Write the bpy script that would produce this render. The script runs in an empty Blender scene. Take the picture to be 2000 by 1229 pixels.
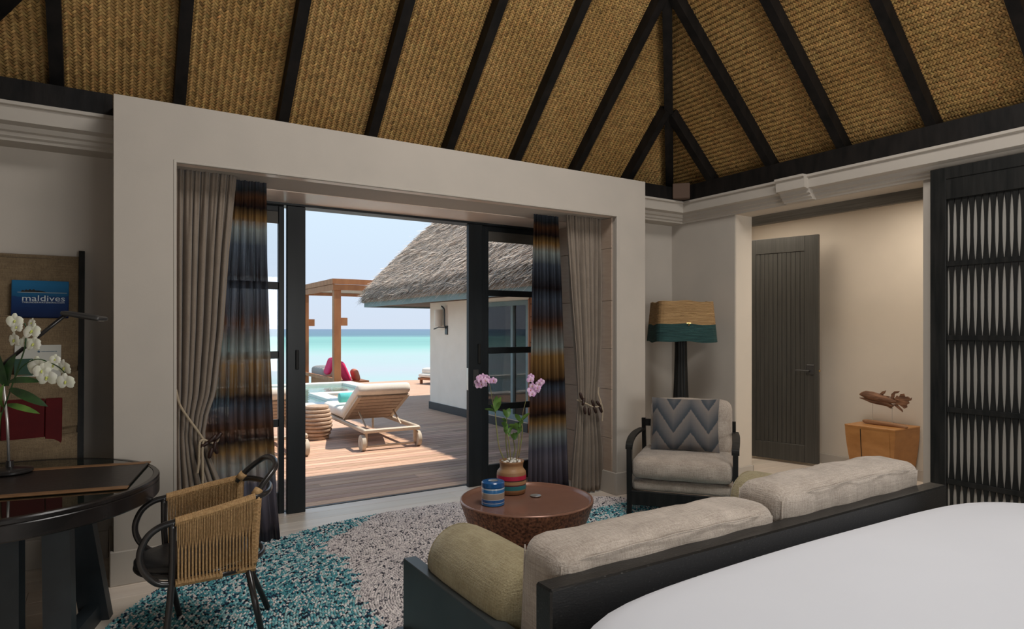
import bpy, math, random
import numpy as np
from mathutils import Vector, Matrix
random.seed(7); rng = np.random.default_rng(7)
C = bpy.context.scene.collection
PI = math.pi
scn = bpy.context.scene

# ---------------------------------------------------------------- camera
ANG = math.atan2(.534, .845)
cam = bpy.data.cameras.new('camera'); co = bpy.data.objects.new('camera', cam); C.objects.link(co)
co.location = (0, 0, 1.5); co.rotation_euler = (PI/2, 0, -ANG)
cam.sensor_fit = 'HORIZONTAL'; cam.sensor_width = 36; cam.lens = 36*1258/2000
cam.shift_y = (643-614.5)/2000; cam.clip_start = .02; cam.clip_end = 60000
scn.camera = co
# ---------------------------------------------------------------- sky, sun, exposure
scn.view_settings.view_transform = 'Standard'; scn.view_settings.look = 'None'
scn.view_settings.gamma = 1; scn.view_settings.use_curve_mapping = False
scn.view_settings.exposure = 0.0
world = bpy.data.worlds.new('sky'); scn.world = world; world.use_nodes = True
wn = world.node_tree; wn.nodes.clear()
def lk(t, a, b): t.links.new(a, b)
wo = wn.nodes.new('ShaderNodeOutputWorld'); wb = wn.nodes.new('ShaderNodeBackground')
wt = wn.nodes.new('ShaderNodeTexCoord'); wsx = wn.nodes.new('ShaderNodeSeparateXYZ'); wr = wn.nodes.new('ShaderNodeValToRGB')
lk(wn, wt.outputs['Generated'], wsx.inputs[0]); lk(wn, wsx.outputs['Z'], wr.inputs[0])
e = wr.color_ramp.elements
e[0].position = 0.0; e[0].color = (.56, .63, .74, 1)
e[1].position = .9; e[1].color = (.30, .50, .80, 1)
k = e.new(.10); k.color = (.56, .67, .80, 1)
k = e.new(.25); k.color = (.60, .75, .86, 1)
wb.inputs['Strength'].default_value = 1.22
lk(wn, wr.outputs[0], wb.inputs[0]); lk(wn, wb.outputs[0], wo.inputs[0])

def lamp(name, kind, loc, rot, energy, color=(1, 1, 1), size=1, sizey=None, spot=None):
    l = bpy.data.lights.new(name, kind); l.energy = energy; l.color = color
    if kind == 'AREA':
        l.size = size
        if sizey: l.shape = 'RECTANGLE'; l.size_y = sizey
    elif kind == 'SUN': l.angle = size
    else: l.shadow_soft_size = size
    if spot: l.spot_size = spot; l.spot_blend = .8
    o = bpy.data.objects.new(name, l); C.objects.link(o); o.location = loc; o.rotation_euler = rot
    return o
def aim(o, d):
    o.rotation_euler = Vector(d).to_track_quat('-Z', 'Y').to_euler()
sun = lamp('sun', 'SUN', (0, 0, 20), (0, 0, 0), 5.6, (1, .92, .80), .012)
aim(sun, (-.48, .12, -1))
# added area lights behind the camera brighten the room, standing for window daylight
w1 = lamp('rear_fill', 'AREA', (2.6, -3.15, 1.55), (0, 0, 0), 100, (1, .96, .90), 2.6, 2.1); aim(w1, (0, 1, .06))
w2 = lamp('side_fill', 'AREA', (-1.22, -1.2, 1.5), (0, 0, 0), 12, (1, .96, .91), 2.2, 2.0); aim(w2, (1, .25, 0))
c1 = lamp('overhead_fill', 'AREA', (2.3, 1.5, 4.9), (0, 0, 0), 122, (1, .96, .92), 1.6)  # added overhead area light to brighten bed and rug; it has no fixture
# downlights of the hall ceiling
h1 = lamp('hall_downlight', 'AREA', (5.95, 2.9, 2.78), (0, 0, 0), 21, (1, .88, .74), .9)
h2 = lamp('hall_downlight', 'AREA', (5.95, 4.6, 2.78), (0, 0, 0), 12, (1, .88, .74), .9)

# ---------------------------------------------------------------- materials
def nn(t, k): return t.nodes.new(k)
def mat(name, col, rough=.6, metal=0, col2=None, scale=20, stretch=(1, 1, 1), bump=0, bscale=None, spec=.5, detail=6, contrast=.35, tint=False, coat=0, wave=None, sheen=0):
    m = bpy.data.materials.new(name); m.use_nodes = True; t = m.node_tree; b = t.nodes['Principled BSDF']
    b.inputs['Roughness'].default_value = rough; b.inputs['Metallic'].default_value = metal
    b.inputs['Specular IOR Level'].default_value = spec; b.inputs['Coat Weight'].default_value = coat
    b.inputs['Sheen Weight'].default_value = sheen
    b.inputs['Base Color'].default_value = (*col, 1)
    tc = nn(t, 'ShaderNodeTexCoord'); mp = nn(t, 'ShaderNodeMapping'); mp.inputs['Scale'].default_value = stretch
    lk(t, tc.outputs['Object'], mp.inputs[0])
    nz = nn(t, 'ShaderNodeTexNoise'); nz.inputs['Scale'].default_value = scale; nz.inputs['Detail'].default_value = detail
    lk(t, mp.outputs[0], nz.inputs['Vector'])
    last = None
    if col2:
        r = nn(t, 'ShaderNodeValToRGB'); r.color_ramp.elements[0].position = .5-contrast/2; r.color_ramp.elements[1].position = .5+contrast/2
        r.color_ramp.elements[0].color = (*col, 1); r.color_ramp.elements[1].color = (*col2, 1)
        lk(t, nz.outputs[0], r.inputs[0]); last = r.outputs[0]
    if tint:
        a = nn(t, 'ShaderNodeAttribute'); a.attribute_name = 'tint'
        mx = nn(t, 'ShaderNodeMix'); mx.data_type = 'RGBA'; mx.blend_type = 'MULTIPLY'; mx.inputs[0].default_value = 1
        if last: lk(t, last, mx.inputs[6])
        else: mx.inputs[6].default_value = (*col, 1)
        lk(t, a.outputs['Color'], mx.inputs[7]); last = mx.outputs[2]
    if last: lk(t, last, b.inputs['Base Color'])
    if bump:
        n2 = nz
        if bscale:
            n2 = nn(t, 'ShaderNodeTexNoise'); n2.inputs['Scale'].default_value = bscale; n2.inputs['Detail'].default_value = 4; lk(t, mp.outputs[0], n2.inputs['Vector'])
        bp = nn(t, 'ShaderNodeBump'); bp.inputs['Strength'].default_value = bump; bp.inputs['Distance'].default_value = .01
        lk(t, n2.outputs[0], bp.inputs['Height']); lk(t, bp.outputs[0], b.inputs['Normal'])
    return m
def linen(name, c1, c2, s=260, bump=.35):
    # woven cloth: two crossed thread noises
    m = bpy.data.materials.new(name); m.use_nodes = True; t = m.node_tree; b = t.nodes['Principled BSDF']
    b.inputs['Roughness'].default_value = .95; b.inputs['Specular IOR Level'].default_value = .15; b.inputs['Sheen Weight'].default_value = .25
    tc = nn(t, 'ShaderNodeTexCoord'); outs = []
    for st in ((.06, 1, 1), (1, 1, .06), (1, .06, 1)):
        mp = nn(t, 'ShaderNodeMapping'); mp.inputs['Scale'].default_value = st; lk(t, tc.outputs['Object'], mp.inputs[0])
        nz = nn(t, 'ShaderNodeTexNoise'); nz.inputs['Scale'].default_value = s; nz.inputs['Detail'].default_value = 3; lk(t, mp.outputs[0], nz.inputs['Vector']); outs.append(nz)
    big = nn(t, 'ShaderNodeTexNoise'); big.inputs['Scale'].default_value = 9; lk(t, tc.outputs['Object'], big.inputs['Vector'])
    a1 = nn(t, 'ShaderNodeMath'); a1.operation = 'ADD'; lk(t, outs[0].outputs[0], a1.inputs[0]); lk(t, outs[1].outputs[0], a1.inputs[1])
    a2 = nn(t, 'ShaderNodeMath'); a2.operation = 'ADD'; lk(t, a1.outputs[0], a2.inputs[0]); lk(t, outs[2].outputs[0], a2.inputs[1])
    a3 = nn(t, 'ShaderNodeMath'); a3.operation = 'ADD'; lk(t, a2.outputs[0], a3.inputs[0]); lk(t, big.outputs[0], a3.inputs[1])
    dv = nn(t, 'ShaderNodeMath'); dv.operation = 'DIVIDE'; dv.inputs[1].default_value = 4; lk(t, a3.outputs[0], dv.inputs[0])
    r = nn(t, 'ShaderNodeValToRGB'); r.color_ramp.elements[0].position = .40; r.color_ramp.elements[1].position = .60
    r.color_ramp.elements[0].color = (*c1, 1); r.color_ramp.elements[1].color = (*c2, 1); lk(t, dv.outputs[0], r.inputs[0]); lk(t, r.outputs[0], b.inputs['Base Color'])
    bp = nn(t, 'ShaderNodeBump'); bp.inputs['Strength'].default_value = bump; bp.inputs['Distance'].default_value = .004; lk(t, a2.outputs[0], bp.inputs['Height']); lk(t, bp.outputs[0], b.inputs['Normal'])
    return m
def attr_mat(name, rough=.9, spec=.2, bump=0):
    m = bpy.data.materials.new(name); m.use_nodes = True; t = m.node_tree; b = t.nodes['Principled BSDF']
    b.inputs['Roughness'].default_value = rough; b.inputs['Specular IOR Level'].default_value = spec
    a = nn(t, 'ShaderNodeAttribute'); a.attribute_name = 'tint'; lk(t, a.outputs['Color'], b.inputs['Base Color'])
    return m
def stripes(m, stops, axis='Z', lo=0, hi=2.6, interp='LINEAR'):
    t = m.node_tree; b = t.nodes['Principled BSDF']
    tc = nn(t, 'ShaderNodeTexCoord'); sx = nn(t, 'ShaderNodeSeparateXYZ'); lk(t, tc.outputs['Object'], sx.inputs[0])
    mr = nn(t, 'ShaderNodeMapRange'); mr.inputs[1].default_value = lo; mr.inputs[2].default_value = hi; 
    nz = nn(t, 'ShaderNodeTexNoise'); nz.inputs['Scale'].default_value = 9; lk(t, tc.outputs['Object'], nz.inputs['Vector'])
    ad = nn(t, 'ShaderNodeMath'); ad.operation = 'MULTIPLY_ADD'; ad.inputs[1].default_value = .0 if interp == 'CONSTANT' else .05
    lk(t, nz.outputs[0], ad.inputs[0]); lk(t, sx.outputs[axis], ad.inputs[2]); lk(t, ad.outputs[0], mr.inputs[0])
    r = nn(t, 'ShaderNodeValToRGB'); r.color_ramp.interpolation = interp
    st = sorted(stops); el = r.color_ramp.elements
    while len(el) < len(st): el.new(.5)
    for q, (z, c) in zip(el, st):
        q.position = (z-lo)/(hi-lo)
    for q, (z, c) in zip(el, st): q.color = (*c, 1)
    lk(t, mr.outputs[0], r.inputs[0]); lk(t, r.outputs[0], b.inputs['Base Color'])
    return r
def glassy(name, alpha_rough=0.0, tintc=(1, 1, 1), refl=.10):
    m = bpy.data.materials.new(name); m.use_nodes = True; t = m.node_tree; t.nodes.clear()
    o = nn(t, 'ShaderNodeOutputMaterial'); tr = nn(t, 'ShaderNodeBsdfTransparent'); tr.inputs[0].default_value = (*tintc, 1)
    gl = nn(t, 'ShaderNodeBsdfGlossy'); gl.inputs['Roughness'].default_value = alpha_rough
    fr = nn(t, 'ShaderNodeFresnel'); fr.inputs[0].default_value = 1.5; mx = nn(t, 'ShaderNodeMixShader')
    lk(t, fr.outputs[0], mx.inputs[0]); lk(t, tr.outputs[0], mx.inputs[1]); lk(t, gl.outputs[0], mx.inputs[2]); lk(t, mx.outputs[0], o.inputs[0])
    return m
M = {}
M['plaster'] = mat('plaster', (.46, .42, .37), .9, col2=(.49, .445, .39), scale=3, bump=.03, bscale=160)
M['plaster_hall'] = mat('plaster_hall', (.60, .54, .46), .9, col2=(.63, .565, .48), scale=3, bump=.03, bscale=160)
M['trim'] = mat('painted_trim', (.46, .42, .37), .7, col2=(.48, .44, .385), scale=4)
M['soffit'] = mat('soffit_board', (.82, .67, .56), .32, col2=(.86, .72, .61), scale=6, stretch=(1, .15, 1))
M['panel'] = mat('reveal_board', (.40, .30, .23), .6, col2=(.44, .34, .26), scale=8, stretch=(1, 1, 6))
M['floor'] = mat('pale_oak', (.74, .645, .55), .33, col2=(.82, .73, .63), scale=5, stretch=(.25, 3, 1), tint=True)
M['black'] = mat('dark_stain', (.007, .008, .008), .5, col2=(.018, .018, .017), scale=30, stretch=(1, 1, .1), bump=.15, spec=.2)
M['rafter'] = mat('rafter_wood', (.004, .004, .004), .55, col2=(.012, .010, .009), scale=14, stretch=(1, 1, .3), bump=.3, spec=.22)
M['frame'] = mat('door_frame_paint', (.014, .017, .019), .38, col2=(.020, .024, .027), scale=12, stretch=(1, 1, .1), spec=.25)
M['grey_panel'] = mat('transom_paint', (.10, .095, .08), .6, col2=(.12, .11, .095), scale=6)
M['matback'] = mat('mat_backing', (.07, .04, .016), .9)  # kept dark to stand in for shadow in the weave gaps
M['weave'] = mat('palm_weave', (.37, .22, .075), .65, col2=(.46, .285, .11), scale=2.0, tint=True, spec=.3)
M['glass'] = glassy('window_glass')
M['desk_glass'] = glassy('desk_glass', .01, (.80, .86, .82))
M['drape'] = linen('drape_linen', (.20, .16, .125), (.26, .215, .17), 300, .15)
M['linen'] = linen('sofa_linen', (.30, .25, .205), (.50, .43, .365), 200, .5)
M['bolster'] = linen('bolster_linen', (.27, .22, .12), (.42, .36, .22), 170, .7)
M['rack_cloth'] = linen('rack_cloth', (.12, .085, .05), (.20, .145, .085), 160, .6)
M['sheet'] = mat('bed_sheet', (.68, .70, .75), .8, col2=(.70, .72, .77), scale=2)
M['copper'] = mat('aged_copper', (.25, .125, .088), .26, .25, col2=(.31, .16, .11), scale=4, contrast=.6, detail=2, bump=.0)
M['copper_side'] = mat('hammered_copper', (.075, .032, .020), .42, .5, col2=(.42, .18, .09), scale=60, contrast=.3, bump=1.0, bscale=150)
M['sofa_frame'] = mat('sofa_frame_paint', (.022, .028, .031), .35, col2=(.034, .042, .046), scale=5)
M['worn'] = mat('worn_black_wood', (.006, .006, .006), .38, col2=(.14, .135, .125), scale=170, stretch=(.35, 1, 1), contrast=.3, bump=.12)
_r = [n for n in M['worn'].node_tree.nodes if n.type == 'VALTORGB'][0]; _r.color_ramp.elements[1].position = .86; _r.color_ramp.elements[0].position = .62
M['cord'] = mat('paper_cord', (.36, .215, .09), .7, col2=(.50, .32, .15), scale=90, bump=.5)
M['steel'] = mat('brushed_steel', (.62, .61, .59), .35, .8)
M['darkmetal'] = mat('dark_metal', (.09, .09, .09), .4, .7)
M['brass'] = mat('brass', (.6, .4, .15), .3, 1)
M['chairblack'] = mat('black_lacquer', (.014, .013, .013), .28, col2=(.020, .018, .018), scale=10, coat=.2)
M['deskwood'] = mat('desk_wood', (.008, .007, .007), .26, col2=(.018, .015, .014), scale=10, stretch=(.3, 1, 1), spec=.35)
M['deskleg'] = mat('desk_leg_paint', (.014, .020, .025), .45, col2=(.022, .030, .036), scale=8)
M['leather'] = mat('blotter_leather', (.018, .014, .012), .42, col2=(.026, .020, .018), scale=40, bump=.1)
M['tan'] = mat('tan_leather', (.17, .085, .035), .5, col2=(.21, .11, .05), scale=20)
M['petal'] = mat('white_petal', (.74, .76, .60), .6, col2=(.80, .80, .72), scale=30)
M['petal_lilac'] = mat('lilac_petal', (.60, .28, .58), .6, col2=(.86, .66, .80), scale=60)
M['flower_core'] = mat('flower_core', (.45, .50, .10), .6, col2=(.60, .62, .2), scale=80)
M['core_dark'] = mat('flower_core_dark', (.45, .22, .06), .6)
M['leaf'] = mat('leaf_green', (.045, .12, .02), .4, col2=(.12, .24, .04), scale=18)
M['leafdark'] = mat('leaf_dark', (.012, .035, .012), .35, col2=(.03, .08, .02), scale=18)
M['stem'] = mat('green_stem', (.20, .24, .07), .6, col2=(.24, .17, .08), scale=20)
M['pebble'] = mat('white_pebble', (.60, .57, .50), .6, col2=(.75, .72, .66), scale=30)
M['door'] = mat('door_stain', (.042, .041, .037), .36, col2=(.065, .064, .057), scale=26, stretch=(3, 3, .06), bump=.1)
M['hallbeam'] = mat('grey_timber', (.10, .09, .072), .7, col2=(.18, .16, .13), scale=60, stretch=(1, .03, 1), bump=.3)
M['honey'] = mat('honey_wood', (.36, .16, .045), .4, col2=(.46, .22, .07), scale=6, stretch=(1, 1, 2))
M['drift'] = mat('driftwood', (.10, .045, .025), .8, col2=(.26, .13, .07), scale=40, stretch=(1, .2, 1), bump=.8)
M['driftbase'] = mat('driftwood_base', (.24, .12, .055), .8, col2=(.38, .22, .12), scale=30, stretch=(1, .15, 1), bump=.6)
M['shade_straw'] = mat('raffia', (.26, .155, .065), .85, col2=(.46, .29, .13), scale=60, stretch=(.1, .1, 4), bump=.9)
M['shade_teal'] = mat('teal_raffia', (.008, .035, .036), .85, col2=(.025, .085, .08), scale=60, stretch=(.1, .1, 4), bump=.9)
M['bulb'] = None
M['deck'] = mat('deck_teak', (.46, .27, .18), .7, col2=(.66, .43, .30), scale=8, stretch=(.2, 5, 1), bump=.3, tint=True)
M['white_wall'] = mat('white_render', (.82, .73, .63), .9, col2=(.86, .77, .67), scale=4)
M['thatch'] = mat('thatch_base', (.22, .17, .13), .95, col2=(.42, .34, .27), scale=40, bump=1)
M['straw'] = attr_mat('straw')
M['fascia'] = mat('teal_fascia', (.16, .23, .24), .6, col2=(.19, .26, .27), scale=10)
M['soffit_out'] = mat('eave_timber', (.10, .06, .04), .8)
M['orange_wood'] = mat('orange_timber', (.30, .105, .035), .6, col2=(.40, .155, .055), scale=6, stretch=(1, 1, .3))
M['cushion_out'] = linen('outdoor_cushion', (.74, .66, .56), (.86, .79, .69), 250, .15)
M['al_frame'] = mat('taupe_frame', (.50, .40, .30), .5, col2=(.56, .45, .34), scale=30)
M['wheel'] = mat('wheel_rubber', (.52, .45, .36), .7)
M['slat_out'] = mat('lounger_slat', (.40, .30, .22), .6, col2=(.48, .37, .28), scale=20)
M['rope_stool'] = mat('stool_clay', (.42, .28, .19), .7, col2=(.52, .36, .25), scale=20)
M['turq'] = linen('turquoise_cloth', (.10, .48, .46), (.16, .60, .57), 200, .3)
M['coping'] = mat('pale_coping', (.82, .78, .70), .6, col2=(.88, .84, .76), scale=8)
M['pooltile'] = mat('pool_tile', (.16, .36, .34), .4, col2=(.24, .44, .40), scale=12)
M['bench'] = mat('pool_bench', (.34, .33, .13), .5, col2=(.40, .38, .17), scale=12)
M['pink'] = mat('pink_cloth', (.62, .015, .09), .8, col2=(.70, .03, .13), scale=30)
M['terracotta'] = mat('terracotta_cloth', (.50, .16, .09), .8)
M['greycush'] = mat('grey_cloth', (.33, .30, .28), .9)
M['teal_box'] = mat('teal_cabinet', (.02, .09, .12), .5)
M['white_gl'] = mat('opal_glass', (.75, .68, .60), .4)
M['paper'] = mat('card_paper', (.42, .42, .38), .6)
M['red'] = mat('red_folder', (.055, .002, .003), .6, col2=(.07, .003, .004), scale=10, spec=.15)
M['bead'] = mat('dark_bead', (.028, .010, .006), .4)
M['rope'] = mat('cotton_rope', (.42, .34, .24), .9, bump=.4, scale=120)
M['green_thing'] = mat('green_paper', (.01, .05, .03), .6)
M['bark'] = mat('vase_wood', (.36, .20, .085), .5, col2=(.50, .32, .16), scale=8, stretch=(1, 1, 4))
M['seatblack'] = mat('black_leather', (.016, .016, .017), .38, bump=.12, bscale=200)
M['outwall'] = mat('outer_cladding', (.30, .26, .22), .8)
M['inner_cloth'] = mat('inner_cloth', (.60, .56, .48), .9)
M['caramel'] = mat('wing_inside', (.40, .36, .30), .9)

# ---------------------------------------------------------------- mesh builder
def wmat(o):
    m = Matrix.Identity(4)
    while o is not None:
        m = o.matrix_basis @ m; o = o.parent
    return m
class MB:
    def __init__(s): s.v = []; s.f = []
    def add(s, vs, fs):
        b = len(s.v); s.v += [tuple(p) for p in vs]; s.f += [tuple(i+b for i in q) for q in fs]; return s
    def box(s, lo, hi, bev=0.0, rz=0, piv=None):
        (x0, y0, z0), (x1, y1, z1) = [min(a, b) for a, b in zip(lo, hi)], [max(a, b) for a, b in zip(lo, hi)]
        b = min(bev, (x1-x0)*.45, (y1-y0)*.45, (z1-z0)*.45)
        if b <= 0:
            vs = [(x, y, z) for z in (z0, z1) for y in (y0, y1) for x in (x0, x1)]
            fs = [(0, 2, 3, 1), (4, 5, 7, 6), (0, 1, 5, 4), (2, 6, 7, 3), (0, 4, 6, 2), (1, 3, 7, 5)]
        else:
            vs = []; fs = []
            idx = {}
            for sx in (0, 1):
                for sy in (0, 1):
                    for sz in (0, 1):
                        X = (x0, x1)[sx]; Y = (y0, y1)[sy]; Z = (z0, z1)[sz]
                        dx = b if sx == 0 else -b; dy = b if sy == 0 else -b; dz = b if sz == 0 else -b
                        idx[sx, sy, sz, 0] = len(vs); vs.append((X, Y+dy, Z+dz))
                        idx[sx, sy, sz, 1] = len(vs); vs.append((X+dx, Y, Z+dz))
                        idx[sx, sy, sz, 2] = len(vs); vs.append((X+dx, Y+dy, Z))
            def F(*a): fs.append(tuple(idx[q] for q in a))
            for a in range(3):
                for sd in (0, 1):
                    o1, o2 = [i for i in range(3) if i != a]
                    ring = []
                    for u, w in ((0, 0), (1, 0), (1, 1), (0, 1)):
                        k = [0, 0, 0]; k[a] = sd; k[o1] = u; k[o2] = w; ring.append((*k, a))
                    F(*ring)
            for a in range(3):          # edges along axis a
                o1, o2 = [i for i in range(3) if i != a]
                for u in (0, 1):
                    for w in (0, 1):
                        k0 = [0, 0, 0]; k0[o1] = u; k0[o2] = w; k1 = list(k0); k1[a] = 1
                        F((*k0, o1), (*k1, o1), (*k1, o2), (*k0, o2))
            for sx in (0, 1):
                for sy in (0, 1):
                    for sz in (0, 1): F((sx, sy, sz, 0), (sx, sy, sz, 1), (sx, sy, sz, 2))
        if rz:
            px, py = piv if piv else ((x0+x1)/2, (y0+y1)/2); c, n = math.cos(rz), math.sin(rz)
            vs = [(px+(x-px)*c-(y-py)*n, py+(x-px)*n+(y-py)*c, z) for x, y, z in vs]
        return s.add(vs, fs)
    def bar(s, p0, p1, w, h, up=(0, 0, 1)):
        p0, p1 = Vector(p0), Vector(p1); d = (p1-p0).normalized(); a = d.cross(Vector(up))
        if a.length < 1e-5: a = d.cross(Vector((1, 0, 0)))
        a.normalize(); b = a.cross(d)
        vs = [p+a*(i*w/2)+b*(j*h/2) for p in (p0, p1) for i, j in ((-1, -1), (1, -1), (1, 1), (-1, 1))]
        return s.add(vs, [(3, 2, 1, 0), (4, 5, 6, 7), (0, 1, 5, 4), (1, 2, 6, 5), (2, 3, 7, 6), (3, 0, 4, 7)])
    def hexa(s, vs): # 8 corners bottom ring then top ring
        return s.add(vs, [(3, 2, 1, 0), (4, 5, 6, 7), (0, 1, 5, 4), (1, 2, 6, 5), (2, 3, 7, 6), (3, 0, 4, 7)])
    def tube(s, pts, r, n=10, closed=False, flat=1.0):
        P = [Vector(p) for p in pts]; N = len(P); R = r if hasattr(r, '__len__') else [r]*N
        T = []
        for i in range(N):
            if closed: d = P[(i+1) % N]-P[i-1]
            else: d = P[min(i+1, N-1)]-P[max(i-1, 0)]
            T.append(d.normalized())
        a = T[0].orthogonal().normalized(); vs = []
        for i in range(N):
            a = (a-T[i]*a.dot(T[i])).normalized(); b = T[i].cross(a)
            for k in range(n):
                t = 2*PI*k/n; vs.append(P[i]+(a*math.cos(t)+b*math.sin(t)*flat)*R[i])
        fs = []
        L = N if closed else N-1
        for i in range(L):
            j = (i+1) % N
            for k in range(n):
                q = (k+1) % n; fs.append((i*n+k, i*n+q, j*n+q, j*n+k))
        if not closed: fs.append(tuple(range(n-1, -1, -1))); fs.append(tuple((N-1)*n+k for k in range(n)))
        return s.add(vs, fs)
    def lathe(s, prof, c=(0, 0), n=32, cap=True, sx=1, sy=1, fn=None):
        vs = []
        for r, z in prof:
            for k in range(n):
                t = 2*PI*k/n; q = r*(fn(t, z) if fn else 1); vs.append((c[0]+q*math.cos(t)*sx, c[1]+q*math.sin(t)*sy, z))
        fs = []
        for i in range(len(prof)-1):
            for k in range(n):
                q = (k+1) % n; fs.append((i*n+k, i*n+q, (i+1)*n+q, (i+1)*n+k))
        if cap: fs.append(tuple(range(n-1, -1, -1))); m = (len(prof)-1)*n; fs.append(tuple(m+k for k in range(n)))
        return s.add(vs, fs)
    def grid(s, fn, nu, nv):
        vs = [fn(i/nu, j/nv) for j in range(nv+1) for i in range(nu+1)]
        fs = [(j*(nu+1)+i, j*(nu+1)+i+1, (j+1)*(nu+1)+i+1, (j+1)*(nu+1)+i) for j in range(nv) for i in range(nu)]
        return s.add(vs, fs)
    def ball(s, c, r, n=8, m=6):
        rx, ry, rz = r if hasattr(r, '__len__') else (r, r, r)
        vs = [(c[0], c[1], c[2]-rz)]
        for j in range(1, m):
            p = -PI/2+PI*j/m
            for k in range(n): t = 2*PI*k/n; vs.append((c[0]+rx*math.cos(p)*math.cos(t), c[1]+ry*math.cos(p)*math.sin(t), c[2]+rz*math.sin(p)))
        vs.append((c[0], c[1], c[2]+rz)); fs = []
        for k in range(n): fs.append((0, 1+(k+1) % n, 1+k))
        for j in range(m-2):
            for k in range(n): q = (k+1) % n; a = 1+j*n; fs.append((a+k, a+q, a+n+q, a+n+k))
        a = 1+(m-2)*n
        for k in range(n): fs.append((a+k, a+(k+1) % n, len(vs)-1))
        return s.add(vs, fs)
    def puff(s, w, d, h, r=.06, bulge=.15, n=10, T=None, wob=0, seed=0):
        # soft box of full size w,d,h centred at origin, transformed by T
        rr = random.Random(seed); ph = [rr.uniform(0, 6) for _ in range(6)]
        W, D, H = w/2, d/2, h/2; r = min(r, W*.98, D*.98, H*.98); vid = {}; vs = []
        def put(p):
            k = tuple(round(q, 5) for q in p)
            if k in vid: return vid[k]
            x, y, z = p[0]*W, p[1]*D, p[2]*H
            # cluster samples to edges
            ix, iy, iz = max(-W+r, min(W-r, x)), max(-D+r, min(D-r, y)), max(-H+r, min(H-r, z))
            v = Vector((x-ix, y-iy, z-iz))
            if v.length > 1e-9: v = v.normalized()*r
            q = Vector((ix, iy, iz))+v
            u, t, o = q.x/W, q.y/D, q.z/H
            q.z *= 1+bulge*(1-u*u)*(1-t*t); q.y *= 1+bulge*.35*(1-u*u)*(1-o*o); q.x *= 1+bulge*.15*(1-t*t)*(1-o*o)
            if wob:
                q.z += wob*math.sin(q.x*23+ph[0])*math.sin(q.y*17+ph[1]); q.y += wob*math.sin(q.x*19+ph[2]+q.z*9)
            if T is not None: q = T @ q
            vid[k] = len(vs); vs.append(q); return vid[k]
        def cl(t): # concentrate near the ends
            return math.sin(t*PI/2)**1 if True else t
        fs = []
        g = [cl(-1+2*i/n) for i in range(n+1)]
        for a in range(3):
            for sd in (-1, 1):
                for i in range(n):
                    for j in range(n):
                        qd = []
                        for (u, w_) in ((i, j), (i+1, j), (i+1, j+1), (i, j+1)):
                            p = [0, 0, 0]; p[a] = sd; p[(a+1) % 3] = g[u]; p[(a+2) % 3] = g[w_]; qd.append(put(p))
                        if sd < 0: qd.reverse()
                        fs.append(tuple(qd))
        return s.add(vs, fs)
    def build(s, name, m, parent=None, smooth=False, loc=None, world=True, tint=None, bevel=0, auto=None):
        me = bpy.data.meshes.new(name)
        vs = s.v
        if world and parent is not None:
            inv = wmat(parent).inverted(); vs = [inv @ Vector(p) for p in vs]
        if loc is not None and parent is None:
            vs = [(p[0]-loc[0], p[1]-loc[1], p[2]-loc[2]) for p in vs]
        me.from_pydata([tuple(p) for p in vs], [], s.f); me.validate()
        o = bpy.data.objects.new(name, me); C.objects.link(o); me.materials.append(m)
        if parent is not None: o.parent = parent
        if loc is not None and parent is None: o.location = loc
        if smooth: me.polygons.foreach_set('use_smooth', [True]*len(me.polygons))
        if auto: me.set_sharp_from_angle(angle=math.radians(auto))
        if tint is not None:
            a = me.attributes.new('tint', 'FLOAT_COLOR', 'FACE'); a.data.foreach_set('color', [q for _ in range(len(me.polygons)) for q in (*tint, 1)])
        if bevel:
            b = o.modifiers.new('bevel', 'BEVEL'); b.width = bevel; b.segments = 2; b.limit_method = 'ANGLE'
        return o
def npmesh(name, V, F, m, parent=None, tint=None, smooth=False):
    me = bpy.data.meshes.new(name); V = np.asarray(V, dtype=np.float32); F = np.asarray(F, dtype=np.int32)
    if parent is not None:
        inv = np.array(wmat(parent).inverted()); V = (V @ inv[:3, :3].T + inv[:3, 3]).astype(np.float32)
    k = F.shape[1]; me.vertices.add(len(V)); me.vertices.foreach_set('co', V.ravel())
    me.loops.add(F.size); me.loops.foreach_set('vertex_index', F.ravel())
    me.polygons.add(len(F)); me.polygons.foreach_set('loop_start', np.arange(0, F.size, k, dtype=np.int32)); me.polygons.foreach_set('loop_total', np.full(len(F), k, dtype=np.int32))
    if smooth: me.polygons.foreach_set('use_smooth', np.ones(len(F), dtype=bool))
    me.update(calc_edges=True); me.materials.append(m)
    if tint is not None:
        a = me.attributes.new('tint', 'FLOAT_COLOR', 'FACE'); c = np.ones((len(F), 4), dtype=np.float32); c[:, :3] = tint; a.data.foreach_set('color', c.ravel())
    o = bpy.data.objects.new(name, me); C.objects.link(o)
    if parent is not None: o.parent = parent
    return o
def thing(name, label, cat, loc=(0, 0, 0), rz=0, group=None):
    o = bpy.data.objects.new(name, None); C.objects.link(o); o.location = loc; o.rotation_euler = (0, 0, rz); o.empty_display_size = .1
    o['label'] = label; o['category'] = cat
    if group: o['group'] = group
    return o
def tag(o, label, cat, group=None):
    o['label'] = label; o['category'] = cat
    if group: o['group'] = group
    return o
def struct(o): o['kind'] = 'structure'; return o
def sroot(name, loc=(0, 0, 0)):
    o = bpy.data.objects.new(name, None); C.objects.link(o); o.location = loc; o['kind'] = 'structure'; return o
def stuff(o): o['kind'] = 'stuff'; return o
def part(name, m, parent, fn, **k):
    b = MB(); fn(b); return b.build(name, m, parent, **k)
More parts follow.
